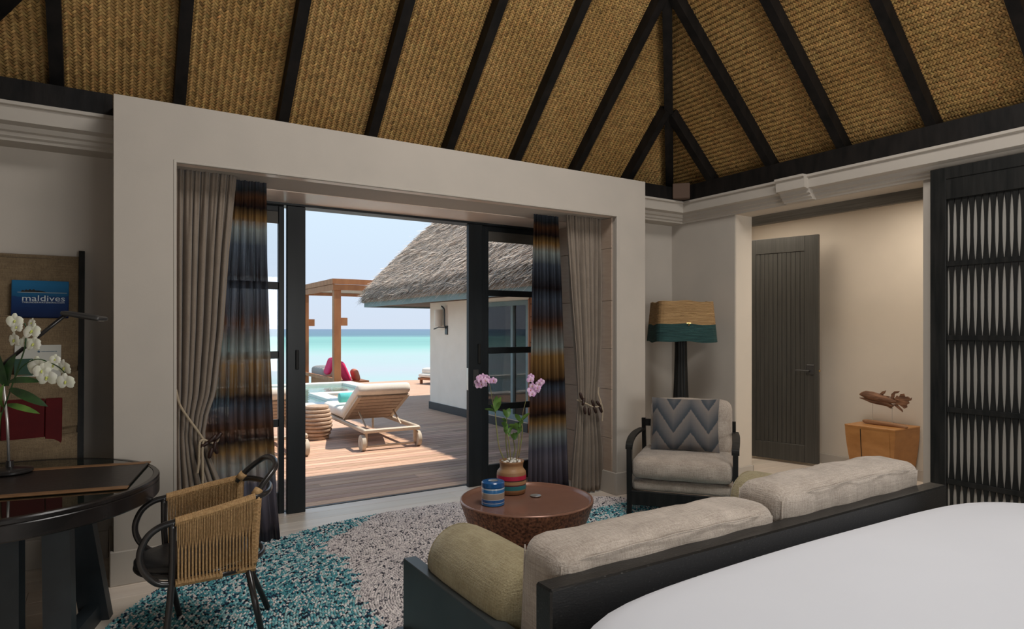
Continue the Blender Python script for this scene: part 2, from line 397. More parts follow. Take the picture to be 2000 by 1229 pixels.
def dup(root, loc, rz=0, label=None):
    def cp(o, par):
        c = o.copy(); C.objects.link(c); c.parent = par
        for ch in list(kids.get(o.name, [])): cp(ch, c)
        return c
    kids = {}
    for o in bpy.data.objects:
        if o.parent: kids.setdefault(o.parent.name, []).append(o)
    r = cp(root, None); r.location = loc; r.rotation_euler = (0, 0, rz)
    if label: r['label'] = label
    return r
def smoothp(pts, n=6, closed=False):
    P = [Vector(p) for p in pts]; N = len(P); out = []
    for i in range(N if closed else N-1):
        g = (lambda k: P[k % N]) if closed else (lambda k: P[max(0, min(N-1, k))])
        a, b, c, d = g(i-1), g(i), g(i+1), g(i+2)
        for k in range(n):
            t = k/n; out.append(.5*((2*b)+(c-a)*t+(2*a-5*b+4*c-d)*t*t+(3*b-a-3*c+d)*t**3))
    if not closed: out.append(P[-1])
    return out
def lerp_tab(tab, z):
    tab = sorted(tab)
    if z <= tab[0][0]: return tab[0][1]
    for (a, u), (b, w) in zip(tab, tab[1:]):
        if z <= b: t = (z-a)/(b-a); return u+(w-u)*t
    return tab[-1][1]
# ================================================================ ROOM SHELL
XL, XR, YW, YR = -1.15, 5.22, 5.0, -3.2
# floor boards (pale oak), laid along x, each a part of the floor
fl = sroot('floor', (0, 0, 0))
part('underlay', M['matback'], fl, lambda b: b.box((XL, YR, -.08), (7.0, 5.48, -.021)))
kk = 0
y = -3.2
row = 0
while y < 5.46:
    y1 = min(y+.185, 5.46); x = XL - random.uniform(0, 1.6); xe = 6.8 
    while x < xe:
        x1 = x + random.uniform(2.2, 3.0)
        a, c = max(x, XL), min(x1, xe)
        if c-a > .05:
            t = random.uniform(.93, 1.05)
            MB().box((a+.0012, y+.0012, -.02), (c-.0012, y1-.0012, 0), .0015).build('floor_plank', M['floor'], fl, tint=(t, t*random.uniform(.985, 1.01), t*.99))
        x = x1
    y = y1; row += 1
# window wall, behind the projecting portal
wb_ = sroot('wall_back', (0, YW, 0))
part('plaster', M['plaster'], wb_, lambda b: (b.box((XL-.2, YW, 0), (.2, YW+.25, 2.94)), b.box((4.08, YW, 0), (XR+.25, YW+.25, 2.94)), b.box((.2, YW+.02, 2.58), (4.08, YW+.25, 2.94)), b.box((.2, YW+.25, 2.56), (4.08, 5.6, 2.72)), b.box((XL-.2, YW+.25, 0), (.37, 5.5, 2.72)), b.box((3.91, YW+.25, 0), (5.28, 5.5, 2.72))))
tb = sroot('trim_1', (0, 4.42, 0))   # projecting portal round the opening
X0, X1, F0 = .043, 4.264, 4.42
OX0, OX1, OZ = .364, 3.917, 2.524
part('portal', M['plaster'], tb, lambda b: (b.box((X0, F0, 0), (OX0, YW, OZ)), b.box((OX1, F0, 0), (X1, YW, OZ)), b.box((X0, F0, OZ), (X1, YW, 2.875))), bevel=0)
# soffit: front strip, groove for the curtain track, rear boards
part('soffit_board', M['soffit'], tb, lambda b: b.box((OX0, 4.92, OZ-.006), (OX1, 5.42, OZ+.05)))
part('soffit_board', M['soffit'], tb, lambda b: b.box((OX0, F0+.012, OZ-.004), (OX1, F0+.10, OZ+.05)))
part('curtain_groove', M['panel'], tb, lambda b: b.box((OX0, F0+.10, OZ+.004), (OX1, 4.92, OZ+.05)))
# reveal boards inside the opening
for zz0, zz1 in ((0, .50), (.503, .947), (.95, 1.317), (1.32, 1.757), (1.76, 2.237), (2.24, OZ-.008)):
    part('reveal_board', M['panel'], tb, lambda b: b.box((OX1-.012, F0+.06, zz0), (OX1, 5.42, zz1), .002))
    part('reveal_board', M['panel'], tb, lambda b: b.box((OX0, F0+.06, zz0), (OX0+.012, 5.42, zz1), .002))
part('corner_bead', M['trim'], tb, lambda b: (b.box((OX1-.004, F0-.004, 0), (OX1+.04, F0+.03, OZ+.0), .003), b.box((OX0-.012, F0-.004, 0), (OX0+.006, F0+.02, OZ), .003), b.box((OX0-.012, F0-.004, OZ-.006), (OX1+.012, F0+.02, OZ+.012), .003)))
part('portal_skirting', M['trim'], tb, lambda b: (b.box((X0-.02, F0-.02, 0), (OX0+.015, F0, .20), .004), b.box((X0-.02, F0, 0), (X0, YW, .20), .004), b.box((OX1-.03, F0-.02, 0), (X1+.02, F0, .20), .004), b.box((OX1-.03, F0, 0), (OX1-.012, 4.62, .20), .004), b.box((X1, F0, 0), (X1+.02, YW, .20), .004)))
# right wall with the hall opening y 2.452..4.172, z < 2.63
wr_ = sroot('wall_right', (XR, 0, 0))
part('plaster', M['plaster'], wr_, lambda b: (b.box((XR, 4.172, 0), (XR+.25, YW, 2.92)), b.box((XR, 2.33, 0), (XR+.25, 2.452, 2.92)), b.box((XR, 2.452, 2.631), (XR+.25, 4.172, 2.92)), b.box((XR, YR, 2.75), (XR+.25, 2.33, 2.92)), b.box((XR+.03, YR, 0), (XR+.25, 2.33, 2.75))))
part('jamb_lining', M['plaster_hall'], wr_, lambda b: (b.box((XR+.012, 4.166, .14), (XR+.25, 4.172, 2.63)), b.box((XR+.012, 2.452, 2.622), (XR+.25, 4.17, 2.631))))
bs = struct(part('baseboard_right', M['trim'], None, lambda b: (b.box((XR-.018, 4.155, 0), (XR, YW, .14), .004), b.box((XR-.018, 4.152, 0), (XR+.262, 4.172, .14), .004), b.box((XR+.25, 4.152, 0), (XR+.265, 5.4, .14), .004))))
struct(part('baseboard_back', M['trim'], None, lambda b: (b.box((XL, YW-.018, 0), (X0-.021, YW, .18), .004), b.box((X1+.021, YW-.018, 0), (XR-.02, YW, .14), .004))))
# left and rear walls (out of view), with window openings added for the area lights
wl_ = sroot('wall_left', (XL, 0, 0))
part('plaster', M['plaster'], wl_, lambda b: (b.box((XL-.2, -.05, 0), (XL, YW, 3.3)), b.box((XL-.2, YR, 0), (XL, -2.35, 3.3)), b.box((XL-.2, -2.35, 2.55), (XL, -.05, 3.3)), b.box((XL-.2, -2.35, 0), (XL, -.05, .45))))
we_ = sroot('wall_rear', (0, YR, 0))
part('plaster', M['plaster'], we_, lambda b: (b.box((XL-.2, YR-.2, 0), (-.15, YR, 3.3)), b.box((3.95, YR-.2, 0), (XR+.2, YR, 3.3)), b.box((-.15, YR-.2, 2.65), (3.95, YR, 3.3)), b.box((-.15, YR-.2, 0), (3.95, YR, .45))))
for nm, bx in (('window_1', ((-.15, YR-.12), (3.95, YR-.06), .45, 2.65, 0)), ('window_2', ((XL-.12, -2.35), (XL-.06, -.05), .45, 2.55, 1))):
    (a, b_), (c, d), z0, z1, ax = bx
    w = sroot(nm, (a, b_, z0))
    part('window_frame', M['frame'], w, lambda b: (b.box((a, b_, z0), (c, d, z0+.06)), b.box((a, b_, z1-.06), (c, d, z1))))
    n = 4
    for i in range(n+1):
        if ax == 0: xx = a+(c-a)*i/n; part('mullion', M['frame'], w, lambda b: b.box((xx-.03, b_, z0), (xx+.03, d, z1)))
        else: yy = b_+(d-b_)*i/n; part('mullion', M['frame'], w, lambda b: b.box((a, yy-.03, z0), (c, yy+.03, z1)))
# ---- cornices
def cornice(name, segs):
    # segs: list of (p0, p1, normal) in plan, profile from the wall outward
    prof = [(.0, 2.62), (.025, 2.62), (.03, 2.635), (.05, 2.645), (.052, 2.665), (.075, 2.672), (.08, 2.70), (.14, 2.71), (.145, 2.795), (.165, 2.80), (.165, 2.82), (.0, 2.82)]
    b = MB()
    for p0, p1, n, ex0, ex1 in segs:
        p0, p1, n = Vector((*p0, 0)), Vector((*p1, 0)), Vector((*n, 0)); d = (p1-p0).normalized(); vs = []
        for P, sg, ex in ((p0, -1, ex0), (p1, 1, ex1)):
            for o, z in prof: vs.append(P+n*o+d*(sg*o*ex)+Vector((0, 0, z)))
        k = len(prof); b.add(vs, [(i, (i+1) % k, k+(i+1) % k, k+i) for i in range(k)]+[tuple(range(k-1, -1, -1)), tuple(range(k, 2*k))])
    return struct(b.build(name, M['trim']))
Bk = 4.85   # cornice root line of the back wall, boxed out 15 cm
struct(part('trim_2', M['trim'], None, lambda b: (b.box((XL, Bk, 2.62), (X0, YW, 2.82)), b.box((X1, Bk, 2.62), (XR, YW, 2.82)))))
cornice('trim_3', [((XL, Bk), (X0, Bk), (0, -1), 0, 0), ((X1, Bk), (XR, Bk), (0, -1), 0, -1), ((XR, Bk), (XR, 3.575), (-1, 0), -1, 0),
    ((XR-.055, 3.575), (XR-.055, 3.30), (-1, 0), 0, 0), ((XR, 3.30), (XR, YR), (-1, 0), 0, 0)])
struct(part('trim_4', M['trim'], None, lambda b: b.box((XR-.055, 3.30, 2.62), (XR, 3.575, 2.82))))
# ---- wall plates (dark beams on the cornice)
cl_ = sroot('ceiling', (2.1, 1.5, 3.0))
part('wall_plate', M['rafter'], cl_, lambda b: b.box((XL, 4.70, 2.82), (X0-.001, 5.02, 2.955)))
part('wall_plate', M['rafter'], cl_, lambda b: b.box((X1+.001, 4.70, 2.82), (5.30, 5.02, 2.955)))
part('wall_plate', M['rafter'], cl_, lambda b: b.box((5.055, YR, 2.82), (5.35, 4.70, 2.975)))
part('wall_plate', M['rafter'], cl_, lambda b: b.box((XL-.05, YR, 2.82), (-.85, 4.70, 2.975)))
part('wall_plate', M['rafter'], cl_, lambda b: b.box((-.85, YR-.05, 2.82), (5.055, YR+.2, 2.975)))
part('corner_block', M['soffit_out'], cl_, lambda b: b.box((4.93, 4.58, 2.83), (5.08, 4.75, 2.985), .006, rz=.75))
TL, TR = 1.02, .96
XC = 2.115; RISE = TR*(5.03-XC)
def zl(y): return 3.0+TL*(4.85-y)
def zr(x): return 3.0+TR*(5.03-x)
YA = 4.85-RISE/TL; ZA = 3.0+RISE; YB = YR+.1+RISE/TL
OFF = .10   # mats lie above the rafter soffits
nl = Vector((0, -TL, -1)).normalized(); nr = Vector((-TR, 0, -1)).normalized()
# backing planes above the mats (roof boards), 4 hipped planes
zo = .17
def roofb(b):
    A = (5.6, 5.4, 3.0-TR*.57+zo); 
    e1, e2 = 5.03+.6, -.8-.6; y1, y2 = 4.85+.6/TL*TR, YR+.1-.6/TL*TR; zb = 3.0-.6*TR+zo
    T = [(e2, y1, zb), (e1, y1, zb), (e1, y2, zb), (e2, y2, zb), (XC, YA, ZA+zo), (XC, YB, ZA+zo)]
    up = [(x, y_, z+.12) for x, y_, z in T]
    b.add(T+up, [(1, 0, 4), (2, 1, 4, 5), (3, 2, 5), (0, 3, 5, 4), (6, 7, 10), (7, 8, 11, 10), (8, 9, 11), (9, 6, 10, 11), (0, 1, 7, 6), (1, 2, 8, 7), (2, 3, 9, 8), (3, 0, 6, 9)])
part('roof_board', M['matback'], cl_, roofb)
# woven mats: twill floats at 45 degrees as real strips
def weave(name, org, U, V, N, inside, u0, u1, v0, v1, w=.0152, flip=False):
    """org: 3D origin; U along the eave, V up the slope, N towards the room"""
    s2 = math.sqrt(.5); A = np.array(U)*s2+np.array(V)*s2; B = np.array(U)*s2-np.array(V)*s2
    # cell index ranges
    cs = [(u, v) for u in (u0, u1) for v in (v0, v1)]
    ia = [(u+v)*s2/w for u, v in cs]; ib = [(u-v)*s2/w for u, v in cs]
    I, J = np.meshgrid(np.arange(int(min(ia))-2, int(max(ia))+2), np.arange(int(min(ib))-2, int(max(ib))+2), indexing='ij')
    I = I.ravel(); J = J.ravel(); ph = (I+J) % 4 if flip else (I-J) % 4
    quadsV = []; tin = []
    for axis in (0, 1):
        sel = ph == 0 if axis == 0 else (ph == 2)
        # 2/2 twill: along A floats start where (i-j)%4==0 over cells i,i+1; along B where (i-j)%4==3.. over j,j-1
        i, j = I[sel].astype(float), J[sel].astype(float)
        if axis == 0: ca, cb = (i+1)*w, (j+.5)*w; L, W = 1.08*w, .42*w
        else: ca, cb = (i+.5)*w, ((j+1)*w if flip else (j+.0)*w); L, W = 1.08*w, .42*w
        u = (ca+cb)*s2; v = (ca-cb)*s2
        k = inside(u, v); ca, cb = ca[k], cb[k]; n = len(ca)
        if n == 0: continue
        P = np.array(org)[None]+ca[:, None]*A+cb[:, None]*B
        D, E = (A, B) if axis == 0 else (B, A)
        hh = np.array([-.0036, .0022, .0022, -.0036])+0; tt = np.array([-1, -.45, .45, 1.])*L
        jit = rng.normal(0, .0004, n)
        vs = np.zeros((n, 8, 3))
        for q in range(4):
            for r_, sg in enumerate((-1, 1)):
                vs[:, q*2+r_] = P+D*tt[q]+E*(sg*W)+np.array(N)*((hh[q])+jit[:, None])
        quadsV.append(vs); t = np.clip(rng.normal(1.08 if axis == 0 else .90, .17, n), .4, 1.7); warm = rng.normal(1, .05, n)  # fibre sheen painted in: one strip direction tinted lighter than the other
        tin.append(np.stack([t, t*warm*.99, t*warm*.94], 1))
    vs = np.concatenate(quadsV); n = len(vs); tn = np.concatenate(tin)
    base = np.arange(n)[:, None, None]*8; f = np.array([[0, 1, 3, 2], [2, 3, 5, 4], [4, 5, 7, 6]])[None]+base
    return stuff(npmesh(name, vs.reshape(-1, 3), f.reshape(-1, 4), M['weave'], cl_, np.repeat(tn, 3, 0)))
ll = math.sqrt(1+TL*TL); lr = math.sqrt(1+TR*TR)
UL = (1, 0, 0); VL = (0, -1/ll, TL/ll); NL = tuple(nl); UR = (0, 1, 0); VR = (-1/lr, 0, TR/lr); NR = tuple(nr)
oL = np.array([0, 4.85, 3.0])-np.array(NL)*OFF; oR = np.array([5.03, 0, 3.0])-np.array(NR)*OFF
raftL = [-.25+.674*i for i in range(8)]; raftR = [4.35-.675*i for i in range(11)]
bl = [-.98]+raftL+[5.3]
for a, c in zip(bl, bl[1:]):
    def ins(u, v, a=a, c=c):
        yy = 4.85-v/ll
        return (u > a) & (u < c) & (v > -.30) & (v < 2.35) & (u < 5.08+(yy-4.85)*1.0625) & (u > -.85-(yy-4.85)*1.0625)
    weave('woven_mat', oL, UL, VL, NL, ins, a, c, -.4, 2.7, flip=True)
br = [5.3]+raftR
for c, a in zip(br, br[1:]):
    if a < -.5: break
    def ins(u, v, a=a, c=c):
        xx = 5.03-v/lr
        return (u > a) & (u < c) & (v > -.30) & (v < 2.35) & (u < 4.88-(5.03-xx)/1.0625)
    weave('woven_mat', oR, UR, VR, NR, ins, a, c, -.4, 2.7)
# rafters
def raft(p0, p1, w, h, n):   # soffit line p0-p1, body rises against n
    p0, p1, n = Vector(p0), Vector(p1), Vector(n); c0, c1 = p0-n*(h/2), p1-n*(h/2)
    MB().bar(c0, c1, w, h, up=n).build('rafter', M['rafter'], cl_)
RW, RH = .072, .12
for x in raftL:
    t = min((5.03-x), (x+.8))/1.0625   # y run until the hip
    y1 = max(4.85-t, YA)
    raft((x, 4.98, zl(4.98)), (x, y1, zl(y1)), RW, RH, nl)
for y_ in raftR:
    t = min((4.85-y_)*1.0625, (y_-(YR+.1))*1.0625); x1 = max(5.03-t, XC)
    raft((5.15, y_, zr(5.15)), (x1, y_, zr(x1)), RW, RH, nr)
    raft((-.92, y_, zr(5.15)), (2*XC-x1, y_, zr(x1)), RW, RH, (TR, 0, -1) if False else Vector((TR, 0, -1)).normalized())
nh = (nl+nr).normalized(); nh2 = Vector((TR, -TL, -1)).normalized()
raft((5.08, 4.897, 2.955), (XC, YA, ZA-.01), .078, .13, nh)
raft((-.86, 4.897, 2.955), (XC, YA, ZA-.01), .12, .13, nh2)
raft((XC, YA, ZA), (XC, YB, ZA), .09, .16, (0, 0, -1))

# ---- hall beyond the right wall
hw = sroot('wall_hall', (6.8, 3.5, 0))
part('plaster', M['plaster_hall'], hw, lambda b: (b.box((6.8, 1.2, 0), (7.0, 5.6, 2.95)), b.box((XR+.25, 5.3, 0), (7.0, 5.5, 2.95)), b.box((XR+.25, 1.2, 0), (7.0, 1.35, 2.95))))
struct(part('baseboard_hall', M['trim'], None, lambda b: (b.box((6.782, 1.36, 0), (6.8, 5.3, .11), .003), b.box((XR+.26, 5.282, 0), (6.78, 5.3, .11), .003))))
struct(part('ceiling_hall', M['plaster_hall'], None, lambda b: b.box((XR+.25, 1.2, 2.83), (7.0, 5.6, 2.95))))
struct(part('trim_5', M['hallbeam'], None, lambda b: (b.box((XR+.252, 2.2, 2.545), (XR+.33, 4.6, 2.66), .004), b.box((XR+.255, 2.2, 2.532), (XR+.31, 4.6, 2.545)))))
# hall door, swung open: hinge (6.36,4.853), free edge (6.56,4.133)
hd = sroot('door_1', (6.36, 4.853, 0)); dv = Vector((.20, -.72, 0)); hd.rotation_euler = (0, 0, math.atan2(dv.y, dv.x))
DW = .747
def dl(name, m, fn, **k): b = MB(); fn(b); return b.build(name, m, hd, world=False, **k)
# local: x along the leaf, y- faces the hall/camera (check), z up
dl('stile', M['door'], lambda b: b.box((0, -.02, .03), (.06, .022, 2.53), .003))
dl('stile', M['door'], lambda b: b.box((.60, -.02, .03), (DW, .022, 2.53), .003))
dl('rail', M['door'], lambda b: b.box((.06, -.02, 2.36), (.60, .022, 2.53), .003))
dl('rail', M['door'], lambda b: b.box((.06, -.02, .03), (.60, .022, .22), .003))
for i in range(11):
    x0 = .06+.54*i/11
    dl('door_plank', M['door'], lambda b: b.box((x0+.0015, -.012, .22), (x0+.54/11-.0015, .012, 2.36), .003))
dl('door_plank_backing', M['black'], lambda b: b.box((.06, -.004, .22), (.60, .004, 2.36)))
hp = dl('handle_plate', M['darkmetal'], lambda b: b.box((.625, -.03, 1.0), (.70, -.02, 1.11), .003))
dl('door_handle', M['darkmetal'], lambda b: (b.tube([(.66, -.03, 1.045), (.66, -.065, 1.045), (.52, -.065, 1.045)], .008, 8),))
dl('latch', M['brass'], lambda b: b.ball((DW+.003, 0, 1.045), .012))

# ---- sliding doors in the opening, plane y = 5.45
def sliding(name, x0, x1, glass, stiles, zrails, yy=5.45):
    d = sroot(name, ((x0+x1)/2, yy, 0))
    for nm, a, c, dy in stiles:
        part(nm, M['frame'], d, lambda b: b.box((a, yy-.025+dy, .0), (c, yy+.025+dy, 2.50), .004))
    part('top_rail', M['frame'], d, lambda b: b.box((glass[0], yy-.022, 2.455), (glass[1], yy+.022, 2.50), .003))
    part('transom_panel', M['grey_panel'], d, lambda b: b.box((glass[0], yy-.012, 2.36), (glass[1], yy+.012, 2.455)))
    part('bottom_rail', M['frame'], d, lambda b: b.box((glass[0], yy-.022, 0), (glass[1], yy+.022, .17), .003))
    for z in zrails: part('muntin', M['frame'], d, lambda b: b.box((glass[0], yy-.02, z-.03), (glass[1], yy+.02, z+.03), .004))
    zs = [.17]+zrails+[2.36]
    for a, c in zip(zs, zs[1:]): part('glass_pane', M['glass'], d, lambda b: b.box((glass[0], yy-.002, a+.03 if a > .2 else a), (glass[1], yy+.002, c-.03 if c < 2.3 else c)))
    return d
dlft = sliding('door_2', .38, 1.39, (.46, 1.19), [('stile', .376, .46, 0), ('stile', 1.19, 1.235, 0), ('leading_stile', 1.245, 1.391, -.055)], [.735, 1.29, 1.853])
part('pull_handle', M['black'], dlft, lambda b: b.box((1.31, 5.355, 1.17), (1.335, 5.372, 1.33), .004))
drt = sliding('door_3', 2.91, 3.9, (3.16, 3.82), [('leading_stile', 2.911, 3.06, -.055), ('stile', 3.075, 3.12, .0), ('stile', 3.115, 3.16, 0), ('stile', 3.82, 3.904, 0)], [.735, 1.29, 1.853])
part('pull_handle', M['black'], drt, lambda b: b.box((3.005, 5.355, 1.17), (3.035, 5.372, 1.36), .004))
lp = part('lock_plate', M['darkmetal'], drt, lambda b: b.box((2.955, 5.364, .955), (3.015, 5.371, 1.115), .003))
part('keyhole', M['black'], lp, lambda b: b.box((2.975, 5.360, .985), (2.995, 5.365, 1.05), .004))
part('strike_edge', M['steel'], drt, lambda b: b.box((2.908, 5.38, .92), (2.912, 5.41, 1.13)))
struct(part('door_head', M['frame'], None, lambda b: (b.box((.376, 5.36, 2.50), (3.905, 5.52, 2.524), .003),)))
struct(part('door_sill', M['frame'], None, lambda b: b.box((.376, 5.462, -.02), (3.905, 5.50, .004), .002)))

# ================================================================ CURTAINS
def sheet(name, xl, xr, yc, folds, amp, mt, root, zt=2.524, zb=.012, nu=150, nv=46, pinch=None, seed=0, thick=0):
    rr = random.Random(seed); ph = [rr.uniform(0, 6) for _ in range(5)]
    def f(u, v):
        z = zt+(zb-zt)*v; a, c = lerp_tab(xl, z), lerp_tab(xr, z)
        w = u+.012*math.sin(2*PI*2.3*u+ph[0]+v*.8)+.010*math.sin(2*PI*5.1*u+ph[1])
        am = amp*(min(1, .35+v*3))*(1 if not pinch else 1-.55*math.exp(-((z-pinch)/.22)**2))
        s = math.sin(2*PI*folds*w+ph[2]+.25*math.sin(v*4+ph[3]))
        s2_ = math.sin(2*PI*folds*2.7*w+ph[4])*max(0, 1-v*5)
        y_ = yc+am*(abs(s)**.8*(1 if s > 0 else -1)+.7*s2_+.25*math.sin(2*PI*folds*.5*w+v*2))
        edge = math.sin(PI*u)
        return (a+(c-a)*u+.25*am*math.cos(2*PI*folds*w+ph[2])*edge, y_, z)
    b = MB().grid(f, nu, nv); o = b.build('cloth', mt, root, smooth=True)
    if thick:
        m = o.modifiers.new('solid', 'SOLIDIFY'); m.thickness = thick; m.offset = 0
    return f
sheerm = mat('sheer_ikat', (.1, .1, .1), .9, spec=.1)
BR, DK, OC, PA, SL, BK, LV = (.10, .042, .020), (.014, .010, .011), (.28, .155, .05), (.26, .29, .27), (.058, .070, .092), (.014, .009, .009), (.15, .13, .15)
stripes(sheerm, [(2.56, SL), (2.49, (.02, .028, .035)), (2.44, BR), (2.37, DK), (2.29, OC), (2.215, PA), (2.10, SL), (1.89, BK), (1.79, SL), (1.63, (.05, .035, .035)), (1.56, BR), (1.365, PA), (1.28, OC), (1.09, (.12, .06, .02)), (1.055, BK), (.99, SL), (.84, BR), (.755, BK), (.685, OC), (.575, PA), (.45, (.11, .105, .135)), (.36, LV), (.14, (.06, .045, .055)), (.10, (.018, .016, .02))][:32], 'Z', 0, 2.6)
# sheer: thin cloth that lets light through
t = sheerm.node_tree; pb = t.nodes['Principled BSDF']; outn = t.nodes['Material Output']
src = pb.inputs['Base Color'].links[0].from_socket
trl = nn(t, 'ShaderNodeBsdfTranslucent'); gm = nn(t, 'ShaderNodeGamma'); gm.inputs[1].default_value = .72; lk(t, src, gm.inputs[0]); lk(t, gm.outputs[0], trl.inputs[0])
tra = nn(t, 'ShaderNodeBsdfTransparent'); m1 = nn(t, 'ShaderNodeMixShader'); m1.inputs[0].default_value = .55; m2 = nn(t, 'ShaderNodeMixShader')
lk(t, pb.outputs[0], m1.inputs[1]); lk(t, trl.outputs[0], m1.inputs[2])
tc = nn(t, 'ShaderNodeTexCoord'); mp = nn(t, 'ShaderNodeMapping'); mp.inputs['Scale'].default_value = (1, 1, .03); lk(t, tc.outputs['Object'], mp.inputs[0])
nz = nn(t, 'ShaderNodeTexNoise'); nz.inputs['Scale'].default_value = 40; lk(t, mp.outputs[0], nz.inputs['Vector'])
mr = nn(t, 'ShaderNodeMapRange'); mr.inputs[1].default_value = .38; mr.inputs[2].default_value = .72; mr.inputs[3].default_value = .0; mr.inputs[4].default_value = .05; lk(t, nz.outputs[0], mr.inputs[0])
lk(t, mr.outputs[0], m2.inputs[0]); lk(t, m1.outputs[0], m2.inputs[1]); lk(t, tra.outputs[0], m2.inputs[2]); lk(t, m2.outputs[0], outn.inputs[0])

r = thing('drape', 'plain taupe linen drape at the left side of the glass doors', 'curtain', (.55, 4.62, 0))
sheet('cloth', [(0, .385), (2.5, .385)], [(0, .76), (.46, .66), (.66, .585), (.80, .55), (.95, .575), (1.08, .62), (1.48, .665), (2.0, .70), (2.5, .745)], 4.62, 7, .030, M['drape'], r, pinch=.8, seed=3, thick=.004)
pass
r = thing('drape', 'plain taupe linen drape at the right side, beside the floor lamp corner', 'curtain', (3.7, 4.62, 0))
sheet('cloth', [(0, 3.54), (.3, 3.56), (.8, 3.62), (.9, 3.625), (1.2, 3.60), (1.9, 3.53), (2.5, 3.49)], [(0, 3.90), (.4, 3.885), (.8, 3.84), (.9, 3.84), (1.4, 3.875), (2.5, 3.895)], 4.62, 7, .030, M['drape'], r, pinch=.85, seed=5, thick=.004)
pass
r = thing('sheer_curtain', 'see-through striped curtain in blue, ochre and brown left of the open doors', 'curtain', (.85, 4.74, 0))
sheet('cloth', [(0, .60), (.9, .565), (1.5, .60), (2.5, .66)], [(0, 1.055), (.3, 1.03), (1.0, 1.0), (1.5, .98), (2.0, .965), (2.5, .958)], 4.74, 7, .028, sheerm, r, seed=9)
r = thing('sheer_curtain', 'see-through striped curtain in blue, ochre and brown right of the open doors', 'curtain', (3.4, 4.74, 0))
sheet('cloth', [(0, 3.163), (1.5, 3.19), (2.5, 3.217)], [(0, 3.63), (1.2, 3.57), (2.5, 3.50)], 4.74, 8, .026, sheerm, r, seed=12)
def tieback(label, x0, x1, y, z, beads, rope):
    r = thing('curtain_tieback', label, 'tieback', ((x0+x1)/2, y, z))
    part('rope', M['rope'], r, lambda b: [b.tube(smoothp(p, 5), .0075, 8) for p in rope])
    for c, d in beads:
        c, d = Vector(c), Vector(d).normalized()
        part('bead', M['bead'], r, lambda b: b.tube([c-d*.035, c-d*.03, c-d*.012, c+d*.012, c+d*.03, c+d*.035], [.004, .011, .014, .014, .011, .004], 8), smooth=True)
tieback('cream rope tieback with dark brown toggles round the left taupe drape', .38, .60, 4.57, .85,
    [((.545, 4.555, .76), (1, 0, .5)), ((.585, 4.55, .79), (1, 0, .9)), ((.60, 4.55, .74), (.2, 0, 1)), ((.575, 4.545, .70), (.3, 0, 1)), ((.61, 4.57, .72), (-.2, 0, 1)), ((.62, 4.56, .80), (1, 0, 1))],
    [[(.375, 4.53, 1.12), (.40, 4.55, 1.02), (.45, 4.56, .93), (.50, 4.56, .85), (.535, 4.56, .79)], [(.535, 4.555, .79), (.512, 4.55, .77), (.508, 4.55, .66), (.50, 4.55, .58)], [(.535, 4.555, .785), (.528, 4.55, .72), (.53, 4.55, .58), (.528, 4.55, .42)], [(.535, 4.56, .79), (.60, 4.56, .76), (.63, 4.60, .78)]])
tieback('cream rope tieback with dark brown toggles round the right taupe drape', 3.6, 3.87, 4.56, .85,
    [((3.618, 4.53, .85), (.3, 0, 1)), ((3.635, 4.53, .77), (-.1, 0, 1)), ((3.60, 4.54, .90), (-.4, 0, 1)), ((3.675, 4.52, .76), (0, 0, 1)), ((3.72, 4.52, .83), (-.3, 0, 1)), ((3.74, 4.515, .77), (-.4, 0, 1)), ((3.785, 4.52, .82), (-.8, 0, 1)), ((3.81, 4.52, .77), (-.5, 0, 1))],
    [[(3.60, 4.60, .86), (3.65, 4.53, .83), (3.72, 4.52, .80), (3.79, 4.52, .80), (3.83, 4.54, .83), (3.85, 4.60, .90), (3.87, 4.62, .96)], [(3.835, 4.54, .82), (3.85, 4.54, .76), (3.845, 4.54, .66)]])
